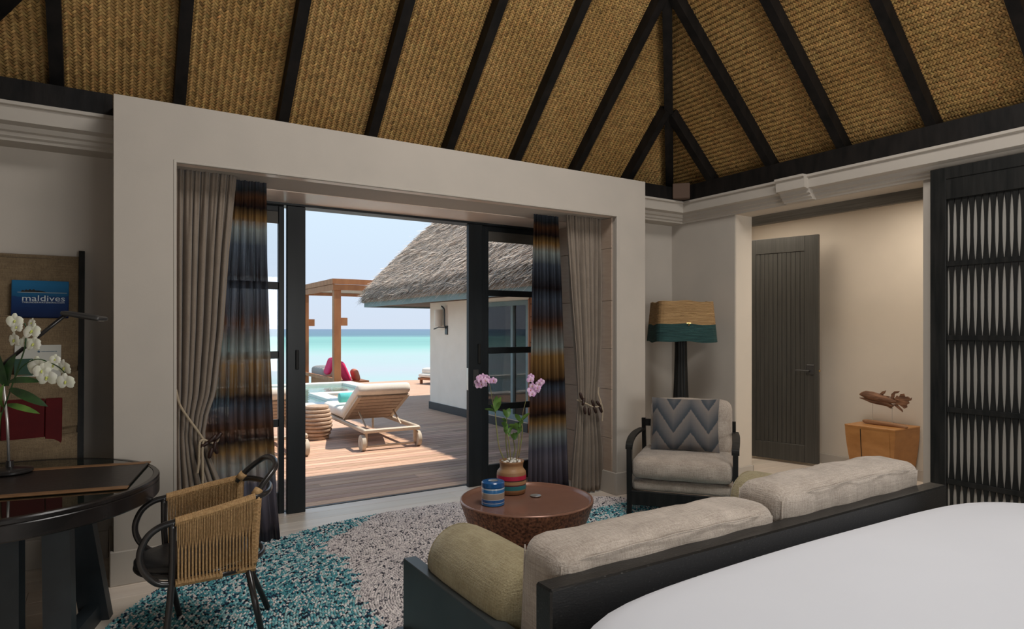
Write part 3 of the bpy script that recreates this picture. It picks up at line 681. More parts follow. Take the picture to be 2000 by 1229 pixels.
# ================================================================ RUG
RCX, RCY, RA, RB = 2.1, 3.2, 2.22, 1.77
rug = thing('braided_rug', 'large oval hand-knotted rug in teal and grey under the sofa and copper table', 'rug', (RCX, RCY, 0))
part('rug_base', mat('rug_base', (.012, .016, .022), .95), rug, lambda b: b.lathe([(.99, .0008), (1.0, .004), (1.0, .008), (.985, .010)], (0, 0), 96, fn=None) if False else b.add(
    [(RCX+RA*q*math.cos(2*PI*k/96), RCY+RB*q*math.sin(2*PI*k/96), z) for q, z in ((1, .001), (1, .008), (.99, .011)) for k in range(96)],
    [(i*96+k, i*96+(k+1) % 96, (i+1)*96+(k+1) % 96, (i+1)*96+k) for i in range(2) for k in range(96)]+[tuple(2*96+k for k in range(96)), tuple(range(95, -1, -1))]))
def knots():
    P = []; T = []; S = []
    q = 1.0; row = 0
    step = .0128/1.95
    while q > .02:
        a, b = RA*q, RB*q; n = int(2*PI*math.sqrt((a*a+b*b)/2)/.0205); n -= n % 2
        t = np.arange(n)/n*2*PI+row*.37
        x, y = a*np.cos(t), b*np.sin(t); tx, ty = -a*np.sin(t), b*np.cos(t)
        P.append(np.stack([x, y], 1)); T.append(np.arctan2(ty, tx)); S.append(np.full(n, row)); q -= step; row += 1
    P = np.concatenate(P); T = np.concatenate(T); S = np.concatenate(S)
    # only the part that can be seen past the sofa and the bed
    k = (P[:, 1]+RCY > 1.6); P, T, S = P[k], T[k], S[k]; n = len(P)
    P = P+rng.normal(0, .0009, P.shape)
    ang = T+np.where(S % 2 == 0, 1, -1)*.55+rng.normal(0, .10, n)
    L = rng.normal(.0112, .0009, n); W = rng.normal(.0052, .0004, n); H = rng.normal(.0065, .0009, n)
    c, s = np.cos(ang), np.sin(ang); X = P[:, 0]+RCX; Y = P[:, 1]+RCY
    V = np.zeros((n, 8, 3))
    prof = [(-1, 0, -.2), (-.5, -1, 0), (-.5, 1, 0), (.5, -1, 0), (.5, 1, 0), (1, 0, -.2), (-.45, 0, 1), (.45, 0, 1)]
    for i, (u, w, h) in enumerate(prof):
        V[:, i, 0] = X+u*L*c-w*W*s; V[:, i, 1] = Y+u*L*s+w*W*c; V[:, i, 2] = .012+h*H
    F = np.array([[0, 1, 6, 6], [0, 6, 2, 2], [1, 3, 7, 6], [2, 6, 7, 4], [5, 7, 3, 3], [5, 4, 7, 7]])
    # colours
    # boundary of the grey field: polyline x(y) left and right
    yb = [3.0, 3.13, 3.468, 3.79, 3.91, 4.13, 4.255, 4.50, 4.81, 5.0]; xb = [1.15, 1.186, 1.177, 1.284, 1.263, 1.33, 1.222, 1.292, 1.70, 1.85]
    yb = [1.6, 2.4]+yb; xb = [1.7, 1.35]+xb
    left = np.interp(Y, yb, xb)+.03*np.sin(Y*60); right = np.interp(Y, [1.6, 3.0, 3.74, 4.12, 4.2, 4.9], [2.7, 2.9, 3.05, 3.2, 4.2, 4.4])+.03*np.sin(Y*50)
    grey = (X > left) & (X < right)
    r = rng.random(n)
    teal = np.array([[.10, .36, .41], [.34, .58, .60], [.022, .05, .095], [.012, .016, .028], [.80, .77, .75], [.05, .20, .26]])
    tp = np.array([.26, .24, .12, .04, .24, .10]).cumsum()
    gr = np.array([[.74, .68, .67], [.58, .53, .53], [.09, .09, .105], [.34, .31, .32], [.84, .78, .76]]); gp = np.array([.46, .16, .08, .06, .24]).cumsum()
    col = np.where(grey[:, None], gr[np.minimum(np.searchsorted(gp, r), 4)], teal[np.minimum(np.searchsorted(tp, r), 5)])
    col = col*rng.normal(1, .08, (n, 1))
    fn = len(F); f = (F[None]+(np.arange(n)*8)[:, None, None])
    # triangles + quads -> triangles only
    tris = np.array([[0, 1, 6], [0, 6, 2], [1, 3, 7], [1, 7, 6], [2, 6, 7], [2, 7, 4], [5, 7, 3], [5, 4, 7]])
    f = (tris[None]+(np.arange(n)*8)[:, None, None]).reshape(-1, 3)
    stuff(npmesh('knotted_yarn', V.reshape(-1, 3), f, attr_mat('rug_yarn', .9, .15), rug, np.repeat(col, len(tris), 0), smooth=True))
knots()

# ================================================================ SOFA
sf = thing('sofa', 'two-seat sofa with dark frame and beige linen cushions at the foot of the bed', 'sofa', (2.25, 2.0, 0))
part('back_panel', M['worn'], sf, lambda b: b.box((1.08, 1.50, .02), (3.42, 1.58, .75), .006), bevel=0)
part('side_panel', M['sofa_frame'], sf, lambda b: b.box((1.10, 1.56, .12), (1.16, 2.63, .50), .003))
part('side_panel', M['sofa_frame'], sf, lambda b: b.box((3.34, 1.56, .12), (3.40, 2.63, .50), .003))
part('plinth', M['sofa_frame'], sf, lambda b: b.box((1.03, 1.60, .02), (3.42, 2.70, .17), .004))
part('seat_cushion', M['linen'], sf, lambda b: b.puff(1.08, .82, .22, .06, .12, 8, Matrix.Translation((1.71, 2.13, .29))), smooth=True)
part('seat_cushion', M['linen'], sf, lambda b: b.puff(1.08, .82, .22, .06, .12, 8, Matrix.Translation((2.79, 2.13, .29))), smooth=True)
def backcush(x0, x1, zt, seed):
    T = Matrix.Translation(((x0+x1)/2, 1.70, (zt+.38)/2)) @ Matrix.Rotation(.06, 4, 'X')
    h = zt-.38; c = part('back_cushion', M['linen'], sf, lambda b: b.puff(x1-x0, .24, h, .065, .05, 16, T, wob=.006, seed=seed), smooth=True)
    # welted seams along the top edges
    W, D, H = (x1-x0)/2-.012, .12-.008, h/2-.030
    def pip(b):
        for sy in (-1, 1):
            pts = [T @ Vector((u*(W-.022), sy*(D-.004+.004*math.cos(u*PI/2)*1.2-.012*abs(u)**12), H+.028*(1-u*u)*.5-.012*abs(u)**14+.002*math.sin(u*15+seed))) for u in [i/12-1 for i in range(25)]]
            b.tube(pts, .0032, 6)
        for sx in (-1, 1):
            for sy in (-1, 1): b.tube([T @ Vector((sx*(W-.006), sy*(D-.010), z*H)) for z in (.95, .5, 0, -.5, -1)], .0032, 6)
    b = MB(); pip(b); b.build('piping', M['linen'], c, smooth=True)
backcush(1.165, 2.225, .815, 2); backcush(2.255, 3.335, .865, 5)
for x in (1.285, 3.195):
    q = part('bolster', M['bolster'], sf, lambda b: b.tube([(x, y, .52) for y in (1.86, 1.862, 1.875, 1.90, 2.0, 2.15, 2.3, 2.42, 2.465, 2.495, 2.508, 2.511)], [.02, .09, .13, .148, .155, .157, .157, .152, .142, .115, .07, .01], 36), smooth=True)
    b = MB()
    for rr_, yy in ((.143, 2.463),): b.tube([(x+rr_*math.cos(2*PI*k/36), yy, .52+rr_*math.sin(2*PI*k/36)) for k in range(36)], .003, 6, closed=True)
    b.build('piping', M['bolster'], q)

# ================================================================ BED
bd = thing('bed', 'large bed with a smooth white duvet in the right foreground', 'bed', (2.4, .3, 0))
BX0, BX1, BY0, BY1 = .84, 3.62, -1.1, 1.485
def duvet(b):
    n = 6.0; K = 120; rings = []
    cx, cy, a, d = (BX0+BX1)/2, (BY0+BY1)/2, (BX1-BX0)/2, (BY1-BY0)/2
    def se(t, q, zz): 
        c, s = math.cos(t), math.sin(t); r = (abs(c)**n+abs(s)**n)**(-1/n); return (cx+a*q*r*c, cy+d*q*r*s, zz)
    prof = [(0.0, .792), (.2, .791), (.4, .788), (.55, .783), (.68, .775), (.78, .759), (.86, .747), (.92, .732), (.96, .706), (.985, .65), (.997, .59), (1, .52), (.995, .32), (.99, .24)]
    vs = [se(2*PI*k/K, max(q, .001), z+(.004*math.sin(k*2*PI/K*5+q*6) if q > .3 else 0)) for q, z in prof for k in range(K)]
    fs = [(i*K+k, i*K+(k+1) % K, (i+1)*K+(k+1) % K, (i+1)*K+k) for i in range(len(prof)-1) for k in range(K)]
    fs = [tuple(reversed(f)) for f in fs]
    b.add(vs, fs)
part('duvet', M['sheet'], bd, duvet, smooth=True)
part('bed_base', M['sofa_frame'], bd, lambda b: b.box((1.0, -1.0, .022), (3.5, 1.46, .30), .01))

# ================================================================ COFFEE TABLE
tx, ty = 2.345, 3.53
ct = thing('coffee_table', 'round tapered copper drum coffee table on the rug', 'table', (tx, ty, .012))
part('drum', M['copper_side'], ct, lambda b: b.lathe([(.285, .021), (.30, .028), (.33, .09), (.365, .18), (.40, .27), (.425, .34), (.436, .375), (.436, .385)], (tx, ty), 72, cap=False), smooth=True, auto=50)
part('tray_top', M['copper'], ct, lambda b: b.lathe([(.437, .384), (.435, .392), (.426, .394), (.418, .388), (.412, .372), (.405, .370), (.2, .3695), (.001, .3695)], (tx, ty), 72, cap=False), smooth=True)
ds = MB().lathe([(.0, .371), (.026, .371), (.036, .376), (.038, .380), (.034, .380), (.024, .375), (.001, .374)], (2.455, 3.585), 28, cap=False).build('small_dish', M['steel'], None, smooth=True, loc=(2.455, 3.585, .371)); tag(ds, 'tiny round silver dish lying beside the orchid vase on the copper table', 'dish')
# canister
r_ = thing('striped_canister', 'round blue canister with white and tan stripes on the copper table', 'canister', (2.115, 3.575, .371))
cm = mat('canister_enamel', (.1, .1, .1), .22, coat=.4)
BL, BL2, WH, TN = (.012, .10, .30), (.02, .15, .38), (.42, .48, .52), (.32, .25, .20)
stripes(cm, [(0, BL2), (.018, WH), (.022, BL), (.040, WH), (.044, TN), (.080, WH), (.084, BL2), (.104, WH), (.112, BL), (.15, BL)], 'Z', 0, .2, 'CONSTANT')
part('body', cm, r_, lambda b: b.lathe([(.070, 0), (.074, .004), (.074, .112), (.072, .116)], (0, 0), 40), world=False, smooth=True, auto=40)
lid = part('lid', cm, r_, lambda b: b.lathe([(.072, .117), (.0745, .119), (.0745, .145), (.070, .150), (.05, .152), (.001, .153)], (0, 0), 40, cap=False), world=False, smooth=True, auto=40)
part('lid_knob', M['steel'], lid, lambda b: b.lathe([(.03, .1525), (.032, .155), (.02, .158), (.001, .159)], (0, 0), 24), world=False)
# vase with orchid
vx, vy, vz = 2.375, 3.765, .371
r_ = thing('orchid_vase', 'tan wooden vase with pink and teal bands holding a lilac orchid', 'vase', (vx, vy, vz))
vm = mat('vase_bands', (.1, .1, .1), .45)
TA, TB = (.30, .155, .07), (.37, .21, .10)
stripes(vm, [(0, TA), (.034, (.02, .17, .19)), (.062, (.10, .02, .03)), (.070, TB), (.092, (.04, .02, .02)), (.100, (.42, .01, .05)), (.128, TA), (.15, TB), (.19, TA)], 'Z', 0, .25, 'CONSTANT')
part('vase_body', vm, r_, lambda b: b.lathe([(.085, 0), (.096, .006), (.101, .03), (.102, .07), (.102, .13), (.098, .152), (.084, .168), (.079, .180), (.082, .205), (.088, .218), (.086, .222), (.076, .215), (.072, .20)], (0, 0), 40), world=False, smooth=True)
for i in range(34):
    a, q = random.uniform(0, 2*PI), .068*math.sqrt(random.random()); s = random.uniform(.008, .014)
    part('pebble', M['pebble'], r_, lambda b: b.ball((q*math.cos(a), q*math.sin(a), .212+random.uniform(0, .012)), (s, s*random.uniform(.8, 1.1), s*.7), 7, 5), world=False, smooth=True)
RT, FW = Vector((.845, -.534, 0)), Vector((.534, .845, 0))
def leaf(b, p0, p1, w, up=(0, 0, 1), bend=.02, n=7, fold=.25):
    p0, p1 = Vector(p0), Vector(p1); d = p1-p0; L = d.length; d.normalize(); sd = d.cross(Vector(up)); 
    if sd.length < 1e-4: sd = d.orthogonal()
    sd.normalize(); nrm = sd.cross(d)
    vs = []
    for i in range(n+1):
        t = i/n; ww = w*math.sin(PI*min(1, t*.93+.07))**.7*.5; c = p0+d*L*t+nrm*bend*math.sin(PI*t)
        vs += [c+sd*ww+nrm*ww*fold, c, c-sd*ww+nrm*ww*fold]
    fs = []
    for i in range(n): a = i*3; fs += [(a, a+1, a+4, a+3), (a+1, a+2, a+5, a+4)]
    b.add(vs, fs)
def flower(parent, c, nrm, R, mp, mc, seed=0, world=True):
    rr = random.Random(seed); c = Vector(c); nrm = Vector(nrm).normalized(); a = nrm.cross(Vector((0, 0, 1))).normalized(); u = a.cross(nrm)
    b = MB()
    for k, (ang, w, L) in enumerate(((PI/2, .62, 1), (PI/2+2.25, .55, .95), (PI/2-2.25, .55, .95), (.12, 1.05, 1.0), (PI-.12, 1.05, 1.0))):
        ang += rr.uniform(-.12, .12); d = a*math.cos(ang)+u*math.sin(ang); sd = nrm.cross(d); vs = []; off = nrm*(.002 if k > 2 else 0)
        for i in range(6):
            t = i/5; ww = w*R*.62*math.sin(PI*min(1, .10+.83*t))**.65
            for j in (-1, -.5, 0, .5, 1): vs.append(c+off+d*L*R*t+sd*ww*j+nrm*R*(.16*math.sin(t*2.6)-.10*abs(j)*t))
        fs = [(i*5+j, i*5+j+1, (i+1)*5+j+1, (i+1)*5+j) for i in range(5) for j in range(4)]
        b.add(vs, fs)
    f = b.build('flower', mp, parent, smooth=True)
    q = MB(); q.ball(c+nrm*R*.14, (R*.13, R*.13, R*.16), 6, 5); q.ball(c+nrm*R*.22-u*R*.14, (R*.10, R*.10, R*.12), 6, 5)
    q.build('flower_lip', mc, f, smooth=True)
    return f
Z0 = vz+.222; KZ = .000577
def op(x, y, dpt=0): return Vector((vx, vy, 0))+RT*((x-520)*KZ)+FW*dpt+Vector((0, 0, Z0+(1105-y)*KZ))
canes = [[(440, 1110, 0), (375, 960, 0), (345, 760, .01), (325, 545, .01)], [(478, 1090, .02), (455, 900, .02), (455, 700, .02), (465, 590, .02)], [(510, 1100, -.01), (492, 900, -.02), (470, 780, -.02)],
         [(535, 1080, .02), (560, 980, .03), (540, 860, .03)], [(570, 1120, -.02), (600, 960, -.02), (612, 780, -.02)], [(605, 1080, .01), (640, 860, .01), (650, 720, .0), (625, 620, 0)]]
for c in canes: part('cane', M['stem'], r_, lambda b: b.tube(smoothp([op(*p) for p in c], 5), [.0032]*2+[.0045]*(5*(len(c)-1)-4)+[.0036]*3, 8), smooth=True)
for c in ([(325, 545, .01), (290, 390, 0), (262, 210, -.01), (215, 150, -.01)], [(652, 640, 0), (660, 520, .0), (690, 400, 0), (715, 280, 0), (770, 200, 0)]):
    part('flower_spike', M['stem'], r_, lambda b: b.tube(smoothp([op(*p) for p in c], 5), .0019, 6))
lv = [(325, 500, 345, 330, 60), (330, 510, 395, 340, 50), (325, 520, 400, 400, 40), (320, 520, 195, 495, 36), (330, 540, 270, 440, 30), (465, 590, 420, 490, 46), (465, 590, 500, 480, 60), (460, 640, 400, 610, 40), (455, 700, 400, 650, 56), (455, 740, 430, 640, 56), (470, 790, 440, 700, 60), (480, 820, 500, 730, 46),
      (612, 740, 480, 680, 60), (612, 760, 560, 650, 52), (612, 720, 600, 650, 60), (625, 640, 560, 545, 52), (630, 640, 740, 535, 44), (615, 710, 660, 620, 40), (560, 850, 510, 790, 46), (560, 850, 590, 770, 50), (560, 860, 545, 770, 50), (600, 790, 640, 700, 40), (480, 780, 540, 700, 40)]
for x0, y0, x1, y1, w in lv:
    dd = random.uniform(-.02, .02); part('leaf', M['leaf'], r_, lambda b: leaf(b, op(x0, y0, dd*.3), op(x1, y1, dd), w*KZ*1.15, up=FW*random.uniform(.6, 1)+Vector((0, 0, .5)), bend=.006), smooth=True)
fl1 = [(140, 120), (175, 105), (115, 170), (160, 195), (205, 150), (150, 150), (190, 195), (275, 160), (305, 150), (225, 125), (130, 215)]
fl2 = [(755, 110), (745, 140), (875, 165), (850, 190), (770, 215), (830, 235), (800, 250), (750, 265), (765, 310), (785, 300), (820, 265)]
for i, (x, y) in enumerate(fl1+fl2): flower(r_, op(x, y, random.uniform(-.015, .015)), -FW+Vector((random.uniform(-.6, .6), random.uniform(-.6, .6), random.uniform(-.3, .4))), .026, M['petal_lilac'], M['core_dark'], i)

# ================================================================ ARMCHAIR, PILLOW
ax, ay, ar = 4.10, 3.78, math.atan2(-.78, .62)
ac = thing('armchair', 'low dark-framed armchair with beige linen cushions before the floor lamp', 'armchair', (ax, ay, .0), ar)
def A(name, m, fn, **k): b = MB(); fn(b); return b.build(name, m, ac, world=False, **k)
for sx in (-1, 1):
    A('front_leg', M['black'], lambda b: b.hexa([(sx*.40-.018, -.415,   .022), (sx*.40+.018, -.415,   .022), (sx*.40+.018, -.385,   .022), (sx*.40-.018, -.385,   .022), (sx*.40-.02, -.43, .565), (sx*.40+.02, -.43, .565), (sx*.40+.02, -.37, .565), (sx*.40-.02, -.37, .565)]))
    A('rear_leg', M['black'], lambda b: b.hexa([(sx*.385-.018, .42, .022), (sx*.385+.018, .42, .022), (sx*.385+.018, .46, .022), (sx*.385-.018, .46, .022), (sx*.385-.016, .30, .70), (sx*.385+.016, .30, .70), (sx*.385+.016, .34, .70), (sx*.385-.016, .34, .70)]))
    pts = smoothp([(sx*.40, -.425, .555), (sx*.40, -.40, .585), (sx*.405, -.25, .612), (sx*.405, 0, .618), (sx*.395, .34, .60)], 5)
    def arm(b):
        vs = []
        for p in pts:
            for u, w in ((-1, -1), (1, -1), (1, 1), (-1, 1)): vs.append((p.x+u*.028, p.y, p.z+w*.010))
        n = len(pts); b.add(vs, [(i*4+k, i*4+(k+1) % 4, i*4+4+(k+1) % 4, i*4+4+k) for i in range(n-1) for k in range(4)]+[(3, 2, 1, 0), tuple((n-1)*4+k for k in range(4))])
    A('armrest', M['black'], arm)
    A('side_rail', M['black'], lambda b: b.box((sx*.40-.015, -.39, .14), (sx*.40+.015, .43, .215), .003))
A('front_rail', M['black'], lambda b: b.box((-.385, -.415, .105), (.385, -.385, .215), .003))
A('back_rail', M['black'], lambda b: (b.box((-.37, .42, .14), (.37, .45, .215), .003), b.bar((-.37, .33, .66), (.37, .33, .66), .03, .06)))
A('seat_base', M['linen'], lambda b: b.puff(.76, .80, .085, .03, .05, 8, Matrix.Translation((0, .0, .257)), seed=3), smooth=True)
sc = A('seat_cushion', M['linen'], lambda b: b.puff(.765, .84, .165, .055, .14, 12, Matrix.Translation((0, -.02, .385)) @ Matrix.Rotation(-.03, 4, 'X'), wob=.003, seed=4), smooth=True)
A('back_cushion', M['linen'], lambda b: b.puff(.68, .20, .46, .07, .05, 12, Matrix.Translation((.03, .27, .655)) @ Matrix.Rotation(-.16, 4, 'X'), wob=.003, seed=9), smooth=True)
pm = mat('pillow_chevron', (.1, .1, .1), .95, spec=.1); t = pm.node_tree; pb = t.nodes['Principled BSDF']
def mth(op_, a, b_=None, c=None):
    n = nn(t, 'ShaderNodeMath'); n.operation = op_
    for i, q in enumerate((a, b_, c)):
        if q is None: continue
        if isinstance(q, (int, float)): n.inputs[i].default_value = q
        else: lk(t, q, n.inputs[i])
    return n.outputs[0]
tc = nn(t, 'ShaderNodeTexCoord'); sx_ = nn(t, 'ShaderNodeSeparateXYZ'); lk(t, tc.outputs['Object'], sx_.inputs[0])
tri = mth('PINGPONG', mth('ADD', sx_.outputs['X'], 5.0-.01+.145), .14)
f1 = mth('SUBTRACT', mth('ADD', sx_.outputs['Z'], 5.03), mth('MULTIPLY', tri, 1.4)); fr = mth('FRACT', mth('DIVIDE', f1, .185))
rp = nn(t, 'ShaderNodeValToRGB'); el = rp.color_ramp.elements; el[0].position = 0; el[0].color = (.05, .06, .072, 1); el[1].position = .93; el[1].color = (.19, .165, .15, 1); q = el.new(.5); q.color = (.13, .125, .125, 1); q = el.new(.97); q.color = (.06, .07, .08, 1)
nz = nn(t, 'ShaderNodeTexNoise'); nz.inputs['Scale'].default_value = 60; mp = nn(t, 'ShaderNodeMapping'); mp.inputs['Scale'].default_value = (2, 2, .3); lk(t, tc.outputs['Object'], mp.inputs[0]); lk(t, mp.outputs[0], nz.inputs['Vector'])
f2 = mth('ADD', fr, mth('MULTIPLY', mth('SUBTRACT', nz.outputs[0], .5), .16)); lk(t, f2, rp.inputs[0]); lk(t, rp.outputs[0], pb.inputs['Base Color'])
pw = thing('throw_pillow', 'blue-grey chevron pattern throw pillow leaning on the armchair back', 'pillow', (ax+math.cos(ar+PI/2)*.075, ay+math.sin(ar+PI/2)*.075, .49), ar+.02)
Tp = Matrix.Translation((-.005, -.02, .205)) @ Matrix.Rotation(-.20, 4, 'X')
def pil(b):
    # cushion with pinched edges
    n = 16; vs = []
    for sd in (-1, 1):
        for j in range(n+1):
            for i in range(n+1):
                u, w = -1+2*i/n, -1+2*j/n; th = .075*((1-abs(u)**2.4)*(1-abs(w)**2.4))**.55
                pin = 1-.05*(1-u*u)*abs(w)**2; pn2 = 1-.05*(1-w*w)*abs(u)**2
                vs.append(Tp @ Vector((u*.28*pn2, sd*th, w*.222*pin)))
    N = (n+1)**2; fs = []
    for k in (0, 1):
        for j in range(n):
            for i in range(n):
                q = [k*N+j*(n+1)+i, k*N+j*(n+1)+i+1, k*N+(j+1)*(n+1)+i+1, k*N+(j+1)*(n+1)+i]; fs.append(tuple(q if k == 0 else reversed(q)))
    b.add(vs, fs)
part('cover', pm, pw, pil, world=False, smooth=True)

# ================================================================ FLOOR LAMP
lx, ly = 4.775, 4.455
lm = thing('floor_lamp', 'floor lamp with fluted black post and straw and teal raffia shade in the corner', 'lamp', (lx, ly, 0))
part('post', M['black'], lm, lambda b: b.lathe([(.15, 0), (.15, .03), (.11, .06), (.10, .25), (.086, .5), (.074, .75), (.064, 1.0), (.058, 1.2), (.055, 1.42), (.02, 1.43)], (lx, ly), 60, fn=lambda t_, z: 1+(.13*abs(math.cos(5.5*t_))**.6-.08 if .05 < z < 1.425 else 0)), smooth=True, auto=40)
def shade(z0, z1, seed):
    def f(b):
        K = 72; n = int((z1-z0)/.006); vs = []
        for i in range(n+1):
            z = z0+(z1-z0)*i/n; a0 = .298-.035*(z-1.375)/.4; r0 = a0+(.0022 if i % 2 else -.0012)
            for k in range(K):
                th = 2*PI*k/K; c, s = math.cos(th), math.sin(th); q = (abs(c)**7+abs(s)**7)**(-1/7)
                P = Vector((lx, ly, z+.006*math.sin(3*th+seed)+.004*math.sin(7*th)))+RT*(r0*q*c)+FW*(r0*.93*q*s)
                vs.append(P)
        b.add(vs, [(i*K+k, i*K+(k+1) % K, (i+1)*K+(k+1) % K, (i+1)*K+k) for i in range(n) for k in range(K)])
    return f
sh = part('lamp_shade', M['shade_straw'], lm, shade(1.545, 1.765, 1), smooth=False)
part('teal_border', M['shade_teal'], sh, shade(1.378, 1.547, 1))
part('shade_frame', M['darkmetal'], lm, lambda b: (b.tube([(lx, ly, 1.42), (lx, ly, 1.60)], .008, 8), b.bar(Vector((lx, ly, 1.60))-RT*.27, Vector((lx, ly, 1.60))+RT*.27, .006, .006), b.bar(Vector((lx, ly, 1.60))-FW*.25, Vector((lx, ly, 1.60))+FW*.25, .006, .006)))
part('brass_gleam', M['brass'], lm, lambda b: (b.bar(Vector((lx, ly, 1.556))-FW*.283-RT*.02, Vector((lx, ly, 1.556))-FW*.283+RT*.02, .004, .008), b.bar(Vector((lx, ly, 1.556))-FW*.284, Vector((lx, ly, 1.535))-FW*.284, .004, .008)))  # added brass T standing in for a small gold gleam on the shade

# ================================================================ DESK
dx, dy = -.44, 3.90; da, db = .685, .70
dk = thing('round_desk', 'dark round desk with inset glass top at the left', 'desk', (dx, dy, 0))
def ell(prof, n=96): 
    return [(dx+(da-o)*math.cos(2*PI*k/n), dy+(db-o)*math.sin(2*PI*k/n), z) for o, z in prof for k in range(n)], [(i*n+k, i*n+(k+1) % n, (i+1)*n+(k+1) % n, (i+1)*n+k) for i in range(len(prof)-1) for k in range(n)]
def rim(b):
    v, f = ell([(.06, .655), (.006, .655), (.0, .661), (.0, .722), (.003, .726), (.0, .730), (.0, .744), (.005, .750), (.028, .750), (.030, .744)]); b.add(v, f)
part('apron', M['deskwood'], dk, rim, smooth=True, auto=35)
gt = mat('smoked_glass_top', (.006, .009, .007), .02, spec=.9)
def top(b):
    v, f = ell([(.03, .735), (.03, .748)]); n = 96; b.add(v, f+[tuple(n+k for k in range(n)), tuple(range(n-1, -1, -1))])
part('glass_top', gt, dk, top)
legs = [((-.185, 3.66), (-.17, 3.55), 'x'), ((-.13, 3.93), (-.035, 3.97), ''), ((-.38, 3.66), (-.37, 3.55), ''), ((-.66, 4.1), (-.78, 4.16), '')]
def slab(b, t0, t1, w, d, ang):
    c, s = math.cos(ang), math.sin(ang)
    def q(P, z, k=1): return [(P[0]+(u*w*c-v*d*s)/2*k, P[1]+(u*w*s+v*d*c)/2*k, z) for u, v in ((-1, -1), (1, -1), (1, 1), (-1, 1))]
    b.hexa(q(t1, 0)+q(t0, .66))
for (t0, t1, _), wd in zip(legs, (.11, .13, .13, .11)): part('leg', M['deskleg'], dk, lambda b: slab(b, t0, t1, wd, .07, -.25))
part('foot_rail', M['deskleg'], dk, lambda b: (b.bar((-.16, 3.58, .045), (-.04, 3.97, .045), .07, .09), b.bar((-.37, 3.57, .045), (-.17, 3.56, .045), .06, .09), b.bar((-.39, 3.58, .045), (-.77, 4.15, .045), .07, .09)))
# desk pad
pc = Vector((-.13, 3.885)); pr_ = -.205
pd = thing('desk_pad', 'black leather desk pad with two tan edges on the round desk', 'desk pad', (pc.x, pc.y, .751), pr_)
part('mat', M['leather'], pd, lambda b: b.box((-.37, -.30, 0), (.285, .30, .004), .001), world=False)
for s_ in (-1, 1): part('tan_edge', M['tan'], pd, lambda b: b.box((-.37, s_*.30-.025, .0), (.29, s_*.30+.025, .008), .003), world=False)
part('end_strip', M['leather'], pd, lambda b: b.box((.27, -.28, 0.004), (.285, .28, .008), .001), world=False)
# desk lamp
bx, by = -.415, 4.19; LZ = .761
def sp(s, z, dpt=0): return Vector((bx, by, z))+RT*s+FW*dpt
dl_ = thing('desk_lamp', 'slim black desk lamp with round base and angled arm on the desk', 'lamp', (bx, by, LZ))
part('base', M['chairblack'], dl_, lambda b: b.lathe([(.098, LZ), (.102, LZ+.004), (.102, LZ+.012), (.096, LZ+.018), (.05, LZ+.024), (.018, LZ+.03), (.016, LZ+.06), (.001, LZ+.06)], (bx, by), 48, cap=False), smooth=True, auto=40)
part('stem', M['steel'], dl_, lambda b: b.tube([sp(-.003, .78), sp(-.012, 1.02), sp(-.04, 1.29)], .0065, 10), smooth=True)
part('arm', M['chairblack'], dl_, lambda b: b.tube([sp(-.07, 1.29), sp(.29, 1.575)], .010, 10), smooth=True)
part('joint', M['darkmetal'], dl_, lambda b: (b.ball(sp(-.045, 1.305), .018), b.ball(sp(.30, 1.58), .014)))
part('lamp_head', M['darkmetal'], dl_, lambda b: b.tube([sp(.29, 1.582), sp(.32, 1.588), sp(.38, 1.578), sp(.44, 1.56), sp(.475, 1.55), sp(.482, 1.548)], [.010, .024, .034, .036, .03, .008], 16, flat=.35) if False else b.puff(.20, .09, .024, .012, .2, 6, Matrix.Translation(sp(.385, 1.567)) @ Matrix.Rotation(-ANG, 4, 'Z') @ Matrix.Rotation(.16, 4, 'Y')), smooth=True)
part('light_strip', M['white_gl'], dl_, lambda b: b.puff(.15, .05, .004, .002, 0, 3, Matrix.Translation(sp(.40, 1.554)) @ Matrix.Rotation(-ANG, 4, 'Z') @ Matrix.Rotation(.16, 4, 'Y')))
# white orchid in a pot
ox, oy = -.56, 4.05; K3 = .00256
wo_ = thing('white_orchid', 'white orchid with dark green leaves at the left edge of the desk', 'plant', (ox, oy, .757))
part('pot', M['chairblack'], wo_, lambda b: b.lathe([(.05, .757), (.055, .765), (.07, .88), (.072, .90), (.066, .90), (.062, .87), (.001, .87)], (ox, oy), 28, cap=False), smooth=True, auto=40)
def wp(px, py, dpt=0):   # metric sketch plane of the plant: 2.56 mm per unit
    return Vector((-.50, 3.98, 1.5))+RT*((px+40)*K3)+FW*dpt+Vector((0, 0, (643-py)*K3))
stp = smoothp([(ox, oy, .88), wp(-20, 850), wp(-2, 800), wp(12, 762), wp(28, 715), wp(40, 680), wp(43, 645), wp(40, 632)], 5)
part('flower_spike', M['leafdark'], wo_, lambda b: b.tube(stp, .0032, 8))
part('flower_spike', M['leafdark'], wo_, lambda b: b.tube(smoothp([wp(10, 768), wp(30, 720), wp(60, 700), wp(85, 705), wp(105, 715), wp(118, 728)], 5), .0026, 8))
for a_, c_, w in (((5, 750), (-10, 685), .055), ((8, 750), (18, 690), .05), ((10, 742), (76, 742), .034), ((12, 755), (78, 790), .044), ((8, 785), (70, 802), .030), ((0, 790), (8, 745), .03), ((-5, 800), (2, 860), .03), ((-10, 770), (-60, 720), .05), ((-12, 790), (-70, 800), .05), ((-10, 760), (-40, 690), .045)):
    part('leaf', M['leafdark'] if w > .031 else M['leaf'], wo_, lambda b: leaf(b, wp(*a_), wp(*c_, random.uniform(-.03, .03)), w, up=-FW+Vector((0, 0, .6)), bend=.02, fold=.15), smooth=True)
